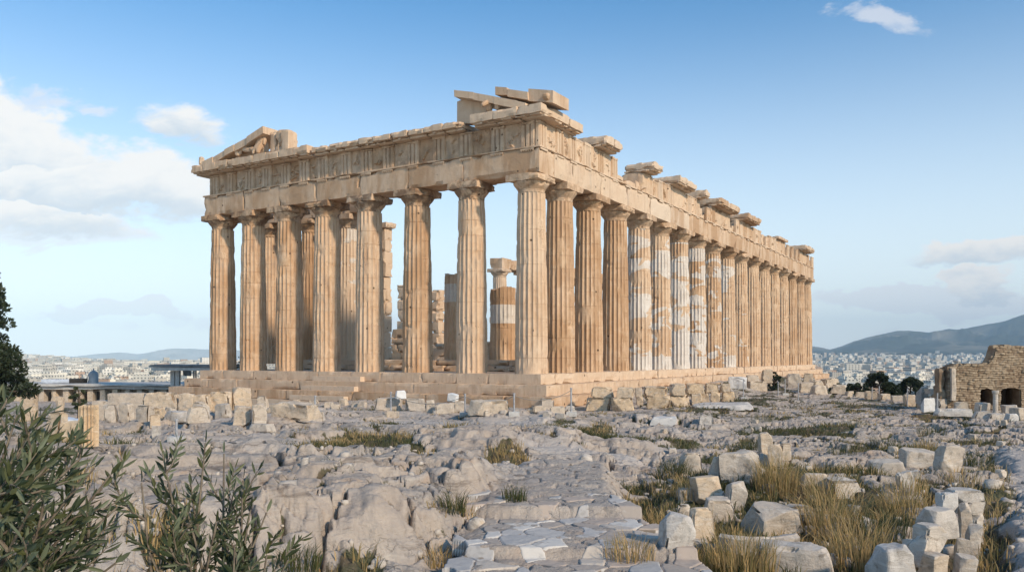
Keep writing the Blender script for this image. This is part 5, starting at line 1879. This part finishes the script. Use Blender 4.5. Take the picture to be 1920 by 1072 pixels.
def olive(name, label, stems, seed, leafL=.064, step=.019, dens=.17):
    """branches drawn through space with opposed lance-shaped leaves"""
    g = random.Random(seed)
    root = obj(name, None, None, stems[0][0])
    tag(root, label, 'shrub')
    base = Vector(stems[0][0])
    br = MB(); LV = []; LT = []

    def leaf(p, dirv, L):
        d = dirv.normalized()
        s = d.cross(Vector((g.uniform(-1, 1), g.uniform(-1, 1), g.uniform(-.3, 1)))).normalized()
        nrm = d.cross(s)
        w = L * g.uniform(.085, .135)
        bend = nrm * L * g.uniform(-.12, .12)
        a = p; b_ = p + d * L * .35 + bend * .6; c = p + d * L * .72 + bend * .9; e = p + d * L + bend * .6
        fold = nrm * w * .35
        LV.extend([a, b_ + s * w + fold, b_, b_ - s * w + fold, c + s * w * .8 + fold, c, c - s * w * .8 + fold, e])
        LT.append(max(0, g.uniform(-.8, .9)) * .8)

    def branch(pts, r, level):
        P = [Vector(p) for p in pts]
        curve = []
        for i in range(len(P) - 1):
            a, b_ = P[i], P[i + 1]
            p0 = P[i - 1] if i else a + (a - b_); p3 = P[i + 2] if i + 2 < len(P) else b_ + (b_ - a)
            for k in range(7):
                t = k / 7
                curve.append(.5 * ((2 * a) + (b_ - p0) * t + (2 * p0 - 5 * a + 4 * b_ - p3) * t * t + (3 * a - p0 - 3 * b_ + p3) * t ** 3))
        curve.append(P[-1])
        n = len(curve)
        br.add(*tube([tuple(v - base) for v in curve], [r * (1 - .85 * i / n) + .0012 for i in range(n)], 5))
        L = sum((curve[i + 1] - curve[i]).length for i in range(n - 1))
        if level < 2:
            for k in range(int(L / (dens if level == 0 else dens * .95))):
                t = g.uniform(.12, .98)
                i = min(n - 2, int(t * (n - 1)))
                d = (curve[i + 1] - curve[i]).normalized()
                o = d.orthogonal().normalized()
                o.rotate(Matrix.Rotation(g.uniform(0, 6.283), 3, d))
                v = (d * g.uniform(.6, 1.1) + o * g.uniform(.5, .9) + Vector((0, 0, .08))).normalized()
                ln = (g.uniform(.16, .36) if level == 0 else g.uniform(.10, .20)) * (1.15 - .6 * t)
                p = curve[i]
                m_ = p + v * ln * .5 + Vector((g.uniform(-.03, .03), g.uniform(-.03, .03), g.uniform(-.02, .03)))
                branch([p, m_, p + v * ln + Vector((0, 0, ln * g.uniform(.0, .25)))], r * .45, level + 1)
        s = 0 if level else L * .35
        acc = 0
        ang = g.uniform(0, 6.28)
        for i in range(n - 1):
            seg = (curve[i + 1] - curve[i]); sl = seg.length; d = seg.normalized()
            while acc < sl:
                p = curve[i] + d * acc
                o = d.orthogonal().normalized(); o.rotate(Matrix.Rotation(ang, 3, d))
                if level or g.random() < .35:
                    for sg in (1, -1):
                        if g.random() < .9:
                            leaf(p, d * g.uniform(.7, 1.2) + o * sg * g.uniform(.5, .9), leafL * g.uniform(.65, 1.2))
                ang += 1.57 + g.uniform(-.3, .3)
                acc += step * g.uniform(.8, 1.3)
            acc -= sl
        leaf(curve[-1], d, leafL)

    for st in stems:
        branch(st, .011, 0)
    obj('stems', br.me('stems', M_TWIG), root)
    V = np.array([tuple(v - base) for v in LV])
    n = len(V) // 8
    o8 = np.arange(n) * 8
    tri = []
    for q in ((0, 1, 2), (0, 2, 3)):
        tri.append(np.stack([o8 + q[0], o8 + q[1], o8 + q[2]], 1))
    quad = []
    for q in ((1, 4, 5, 2), (2, 5, 6, 3)):
        quad.append(np.stack([o8 + i for i in q], 1))
    for q in ((4, 7, 5), (5, 7, 6)):
        tri.append(np.stack([o8 + q[0], o8 + q[1], o8 + q[2]], 1))
    F = np.concatenate(tri).tolist() + np.concatenate(quad).tolist()
    obj('foliage', mesh('foliage', V, F, M_OLIVE, {'tint': np.repeat(LT, 8)}), root)
    return n


def P3(px, py, Y):
    return ((px - CX) / FPX * Y, Y, CAMZ - (py - CY) / FPX * Y)


g = random.Random(5)
st = []
# long shoots of the near bush on the left, tips as seen in the photo
tips = [(40, 715, 2.9), (60, 760, 2.7), (105, 740, 3.0), (160, 795, 2.9), (185, 815, 3.1), (20, 690, 2.6), (215, 875, 3.0), (228, 935, 2.8), (205, 985, 2.7), (95, 860, 2.5), (150, 900, 2.6), (120, 1010, 2.5), (225, 1040, 2.7),
        (30, 830, 2.4), (70, 930, 2.3), (10, 950, 2.2), (175, 860, 3.2), (60, 1040, 2.2), (200, 900, 3.3), (-30, 780, 2.5), (140, 1060, 2.4), (85, 800, 3.1), (-40, 880, 2.3)]
for i, (px, py, Y) in enumerate(tips):
    py += 62 if py < 860 else 15
    px -= 8
    b0 = Vector((-2.0 + .1 * g.uniform(-1, 1), 2.55 + .15 * g.uniform(-1, 1), .9))
    tip = Vector(P3(px, py, Y))
    m1 = b0.lerp(tip, .45) + Vector((g.uniform(-.12, .0), g.uniform(-.1, .1), g.uniform(-.02, .12)))
    st.append([tuple(b0), tuple(m1), tuple(tip)])
N1 = olive('olive_bush', 'near olive bush with narrow grey-green leaves filling the lower left corner', st, 21, dens=.15)
st = []
tips = [(305, 850, 3.6), (385, 830, 3.7), (420, 850, 3.8), (265, 905, 3.4), (455, 900, 3.6), (470, 955, 3.5), (345, 935, 3.5), (500, 960, 3.6), (300, 975, 3.3), (405, 980, 3.4), (440, 1020, 3.3), (350, 1040, 3.3), (500, 1040, 3.4), (280, 1035, 3.2), (540, 1050, 3.5)]
for i, (px, py, Y) in enumerate(tips):
    b0 = Vector((-1.28 + .08 * g.uniform(-1, 1), 3.4 + .12 * g.uniform(-1, 1), .75))
    tip = Vector(P3(px, py, Y))
    m1 = b0.lerp(tip, .5) + Vector((g.uniform(-.05, .05), g.uniform(-.1, .1), g.uniform(-.04, .06)))
    st.append([tuple(b0), tuple(m1), tuple(tip)])
N2 = olive('olive_bush', 'second sparser olive bush with upright shoots right of the near one', st, 22, dens=.20)
print('leaves', N1, N2)


def blades(n, spread, hmin, hmax, seed, lean=.35, w=.006):
    q = np.random.default_rng(seed)
    a = q.uniform(0, 6.283, n); r = spread * np.sqrt(q.uniform(0, 1, n))
    bx, by = np.cos(a) * r, np.sin(a) * r
    h = q.uniform(hmin, hmax, n) * (1 - .35 * r / max(spread, 1e-6))
    la = a + q.normal(0, .9, n); le = lean * h * q.uniform(.2, 1.2, n)
    dx, dy = np.cos(la) * le, np.sin(la) * le
    th = q.uniform(0, 3.14, n); wx, wy = np.cos(th) * w, np.sin(th) * w
    z0 = np.full(n, -.04)
    V = np.stack([np.stack([bx - wx, by - wy, z0], 1), np.stack([bx + wx, by + wy, z0], 1),
                  np.stack([bx + dx * .30 - wx * .8, by + dy * .30 - wy * .8, h * .55], 1), np.stack([bx + dx * .30 + wx * .8, by + dy * .30 + wy * .8, h * .55], 1),
                  np.stack([bx + dx, by + dy, h * (1 - .12 * le / np.maximum(h, 1e-6))], 1)], 1).reshape(-1, 3)
    o = np.arange(n) * 5
    F = np.stack([o, o + 1, o + 3, o + 2], 1).tolist() + np.stack([o + 2, o + 3, o + 4], 1).tolist()
    return V, F, np.repeat(np.clip(q.uniform(-.7, 1, n), 0, 1), 5)


GGR = 'tall dry grass clumps'
for i, (px, py, n, sp, h, dry, lab) in enumerate((
    (1455, 925, 950, .42, 1.0, 1, 'dense golden grass clump right of the tumbled blocks'), (1560, 1000, 700, .5, 1.05, 1, 'tall straw-coloured grass clump left of the marble stack, behind the long grey stone'),
    (1615, 1062, 800, .5, .9, 1, 'broad dry grass clump at the bottom left of the marble stack'), (1390, 1072, 900, .5, .75, 1, 'mixed yellow grass clump at the bottom beside the long grey stone'),
    (1540, 940, 350, .3, .85, 1, 'thin upright golden stems between the domed and weathered stones'), (1690, 965, 500, .45, .6, 1, 'dry grass clump behind the rough grey-topped marble block'),
    (1245, 1000, 450, .3, .55, 1, 'brownish grass clump on the path edge beside the blue-grey block'), (1290, 930, 380, .3, .5, 1, 'dry grass clump below the pale wedge block'),
    (1650, 1000, 420, .5, .6, 0, 'green grass clump in the hollow left of the tilted marble block'), (1735, 845, 300, .35, .5, 1, 'small tawny grass clump on the slab field'),
    (1835, 875, 380, .4, .55, 0, 'green-yellow grass clump right of the squarish rock'), (870, 975, 420, .32, .40, 1, 'rusty dry grass clump in the cleft beside the outcrop face'),
    (965, 940, 320, .22, .32, 0, 'green grass clump at the right foot of the outcrop'), (850, 955, 260, .22, .42, 0, 'green plant clump growing in the outcrop cleft'),
    (1600, 800, 260, .5, .4, 0, 'wide green tuft on the slab field below the larger pine'), (1500, 815, 240, .5, .4, 0, 'green tuft between flat slabs right of the highest tumbled block'),
    (1660, 835, 260, .5, .45, 0, 'olive-green tuft in the middle of the slab field'), (1745, 812, 240, .6, .5, 0, 'low green tuft below the long white slab'), (1580, 850, 260, .45, .4, 0, 'green tuft above the domed pinkish stone'),
    (1800, 905, 260, .4, .4, 1, 'tawny tuft between the squarish rock and the marble stack'), (1700, 930, 260, .4, .45, 1, 'straw tuft below the tilted blue-grey slab'), (1430, 790, 240, .6, .5, 0, 'dark green tuft behind the tumbled blocks by the small pale cube'),
    (1265, 885, 500, .45, .45, 0, 'green grass clump behind the pale wedge block'), (1415, 840, 450, .45, .4, 0, 'green grass clump left of the highest tumbled block'),
    (1430, 950, 260, .25, .35, 0, 'fresh green clump at the foot of the dense golden one'), (560, 1060, 380, .3, .35, 0, 'green clump in the hollow below the left of the outcrop'),
    (820, 1055, 420, .3, .3, 1, 'brown grass clump where the outcrop meets the path'), (1180, 1045, 420, .35, .4, 1, 'straw grass clump along the lower right path edge'))):
    X, Y, Z = ground_at(px, py)
    V, F, ti = blades(int(n * .5), sp * .8, h * .3, h * 1.05, 300 + i, (.45, .8, .6)[i % 3], .0045)
    o = obj('grass_clump', mesh('grass_clump', V, F, M_DRY if dry else M_GREEN, {'tint': ti}), None, (X, Y, Z))
    tag(o, lab, 'grass clump', GGR)


def grass_cover():
    """short growth rooted in the soil of the joints and hollows"""
    q = np.random.default_rng(77)
    N = 110000
    d = np.exp(q.uniform(math.log(7.5), math.log(48), N)); px = q.uniform(-150, 2070, N)
    X = (px - CX) / FPX * d
    z, soil, _, _ = terrain(X, d)
    thin = .25 + .75 * sst(fb2(X * .9, d * .9, 6, 3), -.15, .25)
    keep = (soil > .5) & (q.uniform(0, 1, N) < sst(soil, .45, .95) * np.clip(22 / d, .4, 1) * np.where(d > 14, .35 + .65 * thin, thin * .45)) & (z > -1.2)
    X, d, z = X[keep], d[keep], z[keep]
    dry = fb2(X * .35, d * .35, 5, 2) + q.normal(0, .25, len(X)) + .25 * (d < 14) > .02
    for k, (m, nm, lab) in enumerate(((M_GREEN, 'grass', 'short green grass in the joints of the rock'), (M_DRY, 'dry_grass', 'short dry grass in the joints of the rock'))):
        sel = dry == bool(k)
        xs, ys, zs = X[sel], d[sel], z[sel]
        var = [blades(9, .12, .05, .19, 500 + j, .7, .005) for j in range(12)]
        VV = []; TT = []; FF = []; n = 0
        for i in range(len(xs)):
            V, F, ti = var[i % 12]
            sc_ = q.uniform(.6, 1.5) * (1 + .25 * (ys[i] < 14)); a = q.uniform(0, 6.28)
            wd = max(1, ys[i] / 16)
            c, s = math.cos(a) * sc_ * wd, math.sin(a) * sc_ * wd
            VV.append(np.stack([V[:, 0] * c - V[:, 1] * s + xs[i], V[:, 0] * s + V[:, 1] * c + ys[i], V[:, 2] * sc_ + zs[i]], 1)); TT.append(ti)
        V = np.concatenate(VV)
        nb = len(V) // 5
        o = np.arange(nb) * 5
        Fq = np.stack([o, o + 1, o + 3, o + 2], 1).tolist() + np.stack([o + 2, o + 3, o + 4], 1).tolist()
        obj(nm, mesh(nm, V, Fq, m, {'tint': np.concatenate(TT)}), kind='stuff')
    print('tufts', len(X))


grass_cover()


def gravel():
    '''loose chips of stone lying in the dirt and along the path'''
    q = np.random.default_rng(31)
    N = 5000
    d = np.exp(q.uniform(math.log(8), math.log(24), N)); px = q.uniform(-100, 2020, N)
    X = (px - CX) / FPX * d
    z, soil, _, _ = terrain(X, d)
    keep = (q.uniform(0, 1, N) < .10 + .5 * soil) & (z > -1.2) & (path_mask(X, d) < .9)
    X, d, z = X[keep], d[keep], z[keep]
    P, F = lattice(2, 2, 2)
    P = P / np.linalg.norm(P, axis=1, keepdims=True) ** .6
    F = np.array(F); n = len(X)
    sz = q.uniform(.012, .05, n) * np.where(q.uniform(0, 1, n) < .08, 2.6, 1)
    V = P[None] * (sz[:, None] * q.uniform(.6, 1.3, (n, 3)))[:, None, :] * q.uniform(.7, 1.2, (n, len(P), 1))
    V = V + np.stack([X, d, z + sz * .15], 1)[:, None, :]
    FF = (F[None] + (np.arange(n) * len(P))[:, None, None]).reshape(-1, 4)
    obj('gravel', mesh('gravel', V.reshape(-1, 3), FF, M_BLOCK), kind='stuff', tone=.2)


gravel()

# ------------------------------------------------------------------ plain, city and mountains
def plain_z(X, Y):
    r = np.asarray(Y, float)
    zr = np.interp(r, [100, 400, 900, 1600, 3000, 4500, 6000, 9000], [-48, -45, -38, -33, -25, 12, 40, 40])
    zl = np.interp(r, [100, 400, 900, 1400, 2200, 3000, 4500, 9000], [-48, -36, -29, -25, -23, -23, -24, -24])
    u = X / np.maximum(r, 1)
    w = sst(u, -.28, .25)
    hill = 26 * np.exp(-((u + .60) / .09) ** 2 - ((r - 2900) / 500) ** 2)
    return zl * (1 - w) + zr * w + 3 * fb2(X * .004, r * .004, 8, 3) * sst(r, 500, 1500) + hill * 0.85


def heightfield(name, pxs, ds, zf, mat, attrs=None):
    P, D = np.meshgrid(pxs, ds)
    X = (P - CX) / FPX * D
    z = zf(X.ravel(), D.ravel())
    n, m = len(ds), len(pxs)
    i = np.arange(n * m).reshape(n, m)
    F = np.stack([i[:-1, :-1], i[:-1, 1:], i[1:, 1:], i[1:, :-1]], -1).reshape(-1, 4)
    return obj(name, mesh(name, np.stack([X.ravel(), D.ravel(), z], 1), F, mat, None, True), kind='structure')


def mat_far(name, c1, c2, c3, sc_):
    m, t = material(name)
    g = t.n('ShaderNodeNewGeometry').outputs['Position']
    n = t.noise(g, sc_, 6, .65, .5); n2 = t.noise(g, sc_ * .35, 4, .6, .8)
    col = t.mix(t.ss(n, .4, .6), c1, c2)
    col = t.mix(t.ss(n2, .53, .64, 0, .8), col, c3)
    finish(t, col, .95, n, .4, 8.0, .05)
    return m


M_PLAIN = mat_far('plain_ground', (.075, .08, .05), (.16, .14, .11), (.26, .23, .19), .02)
M_MOUNT = mat_far('mountain_scrub', (.03, .042, .03), (.065, .072, .05), (.26, .22, .16), .0035)
heightfield('plain', np.linspace(-900, 2900, 260), np.exp(np.linspace(math.log(105), math.log(9800), 150)), plain_z, M_PLAIN)


M_HAZEM = mat_far('haze_pale_mountain', (.26, .25, .235), (.34, .32, .30), (.42, .39, .35), .003)  # far range: part of the distance haze is put into this paler colour


def mountain(name, sky, D, depth, base, px0, px1, seed, mat=None):
    pxs_, pys_ = zip(*sky)

    def zf(X, Y):
        u = X / Y
        px = u * FPX + CX
        top = CAMZ - (np.interp(px, pxs_, pys_) - CY) / FPX * D
        t = (Y - (D - depth)) / depth
        prof = np.where(t < 1, sst(t, -.05, 1.0) ** .9, 1 - .6 * (t - 1))
        rid = np.abs(fb2(X * .0022 + seed, Y * .0014, seed, 6, .6))
        return base + (top - base) * prof * (1 - .60 * (1 - rid * 2.0) * sst(t, 0, .3) * sst(t, 1.0, .75)) + 6 * fb2(X * .01, Y * .01, seed + 3, 3)
    return heightfield(name, np.linspace(px0, px1, 420), np.linspace(D - depth, D + depth * .4, 90), zf, mat or M_MOUNT)


mountain('mountain', [(1380, 662), (1480, 652), (1515, 648), (1542, 652), (1556, 655), (1580, 648), (1599, 640), (1641, 629), (1680, 621), (1702, 619), (1742, 623.5), (1777, 616), (1799, 618), (1829, 613), (1881, 602), (1920, 590), (2000, 568), (2150, 560), (2400, 600), (2800, 640)], 6500, 2000, 20, 1250, 2800, 3)
mountain('mountain', [(-600, 660), (-200, 668), (80, 674), (148, 667), (223, 660), (258, 664), (322, 653), (390, 654), (450, 657), (560, 650), (700, 662), (1000, 665), (1300, 668), (1500, 668)], 9000, 2200, -70, -900, 1500, 9, M_HAZEM)


def mat_house():
    m, t = material('pale_render')
    tc = t.n('ShaderNodeTexCoord').outputs['Object']
    g = t.n('ShaderNodeNewGeometry')
    ti = vattr(t, 'tint'); rn = t.n('ShaderNodeObjectInfo').outputs['Random']
    ti = t.m('FRACT', t.m('ADD', ti, rn))
    cr = t.n('ShaderNodeValToRGB', {0: ti})
    for p, q in ((0, (.55, .50, .42)), (.3, (.72, .66, .55)), (.55, (.48, .43, .36)), (.75, (.78, .73, .64)), (.94, (.46, .31, .21))):
        e = cr.color_ramp.elements[0] if p == 0 else cr.color_ramp.elements.new(p)
        e.position = p; e.color = (*q, 1)
    cr.color_ramp.interpolation = 'CONSTANT'
    sp = t.n('ShaderNodeSeparateXYZ', {0: tc})
    fz = t.m('FRACT', t.m('DIVIDE', sp.outputs[2], 3.2))
    fx = t.m('FRACT', t.m('DIVIDE', t.m('ADD', sp.outputs[0], sp.outputs[1]), 3.6))
    win = t.m('MULTIPLY', t.m('MULTIPLY', t.m('GREATER_THAN', fz, .35), t.m('LESS_THAN', fz, .8)), t.m('MULTIPLY', t.m('GREATER_THAN', fx, .3), t.m('LESS_THAN', fx, .75)))
    nz = t.n('ShaderNodeSeparateXYZ', {0: g.outputs['Normal']}).outputs[2]
    win = t.m('MULTIPLY', win, t.m('LESS_THAN', nz, .5))
    col = t.mix(t.m('MULTIPLY', win, .8), cr.outputs[0], (.07, .07, .075))
    finish(t, col, .85, None, spec=.2)
    return m


M_HOUSE = mat_house()


def house_geo(q, w, d, h):
    b = MB()
    def bx(x0, x1, y0, y1, z0, z1):
        V = [(x, y, z) for z in (z0, z1) for y in (y0, y1) for x in (x0, x1)]
        b.add(V, [[0, 2, 3, 1], [4, 5, 7, 6], [0, 1, 5, 4], [1, 3, 7, 5], [3, 2, 6, 7], [2, 0, 4, 6]])
    bx(-w / 2, w / 2, -d / 2, d / 2, -6, h)
    bx(-w / 2 + w * .15, w / 2 - w * q.uniform(.2, .5), -d / 2 + d * .2, d / 2 - d * .1, h + .02, h + 2.8)
    if q.random() < .5:
        bx(-w / 2 - 1.1, w / 2 + 1.1, -d / 2 - 1.2, -d / 2 - .02, h * .45, h * .5)
    return b


def city():
    q = random.Random(12)
    spots = []
    for side, (pa, pb), (da, db), n in (('r', (1480, 2500), (620, 4600), 5200), ('l', (-500, 640), (560, 3200), 5200), ('m', (640, 1480), (900, 3500), 900)):
        for i in range(n):
            u = q.random()
            d = da * (db / da) ** (u ** .8)
            px = q.uniform(pa, pb)
            x = (px - CX) / FPX * d
            f = float(fb2(np.array([x * .004]), np.array([d * .003]), 4, 3)[0])
            if f < -.18 and q.random() < .85:
                continue
            spots.append((d, px, x, side))
    spots.sort()
    vis = [s for s in spots if (1515 < s[1] < 1800 and s[0] > 700) or (55 < s[1] < 395 and s[0] > 560)]
    near = set(id(s) for s in vis[:298])
    protos = []
    for i in range(14):
        w, d, h = q.uniform(11, 22), q.uniform(10, 16), q.uniform(8, 19)
        b = house_geo(q, w, d, h)
        protos.append(b.me('apartment_block', M_HOUSE, False, 'tint'))
    big = {'l': MB(), 'r': MB(), 'm': MB()}
    zz = plain_z(np.array([s[2] for s in spots]), np.array([s[0] for s in spots]))
    for s, z in zip(spots, zz):
        d, px, x, side = s
        if id(s) in near:
            o = obj('apartment_block', protos[q.randrange(14)], None, (x, d, float(z)), q.uniform(-.5, .9))
            if side == 'r':
                tag(o, 'small pale city block in the dense town on the plain right of the temple', 'building', 'nearer city blocks right of the temple')
            else:
                tag(o, 'small cream city block in the sunlit town far left of the temple', 'building', 'nearer city blocks left of the temple')
        else:
            w, dd, h = q.uniform(10, 24), q.uniform(10, 18), q.uniform(7, 18) * (1.5 if q.random() < .06 else 1)
            a = q.uniform(-.5, .9); c, sn = math.cos(a), math.sin(a)
            V = np.array([(xx, yy, z_) for z_ in (-6, h) for yy in (-dd / 2, dd / 2) for xx in (-w / 2, w / 2)])
            V = np.stack([V[:, 0] * c - V[:, 1] * sn + x, V[:, 0] * sn + V[:, 1] * c + d, V[:, 2] + z], 1)
            big[side].add(V, [[4, 5, 7, 6], [0, 1, 5, 4], [1, 3, 7, 5], [3, 2, 6, 7], [2, 0, 4, 6]], q.random())
    for k, b in big.items():
        obj('city', b.me('city', M_HOUSE, False, 'tint'), kind='stuff')
    # dark greenery among the houses
    g = np.random.default_rng(4)
    n = 4200
    d = 520 * (4800 / 520) ** (g.uniform(0, 1, n) ** .8); px = g.uniform(-300, 2300, n); x = (px - CX) / FPX * d
    f = fb2(x * .004, d * .003, 4, 3)
    k = f < .12
    x, d = x[k], d[k]
    V, F, ti = leaf_cloud(np.stack([x, d, plain_z(x, d) + 4], 1), g.uniform(5, 12, len(x)), len(x) * 26, 2.6, 5)
    obj('city_greenery', mesh('city_greenery', V, F, M_BUSH, {'tint': ti}), kind='stuff')


city()

# ------------------------------------------------------------------ haze
def haze():
    m, t = material('haze_air')
    v = t.n('ShaderNodeVolumePrincipled', {'Color': (.62, .83, 1.0, 1), 'Density': HAZE, 'Anisotropy': -.45})
    t.n('ShaderNodeOutputMaterial', {'Volume': v.outputs[0]})
    b = MB()
    V = [(x, y, z) for z in (-60, 470) for y in (-600, 10000) for x in (-17000, 20000)]
    b.add(V, [[0, 2, 3, 1], [4, 5, 7, 6], [0, 1, 5, 4], [1, 3, 7, 5], [3, 2, 6, 7], [2, 0, 4, 6]])
    obj('haze', b.me('haze', m), kind='stuff')


HAZE = 1.1e-4
haze()
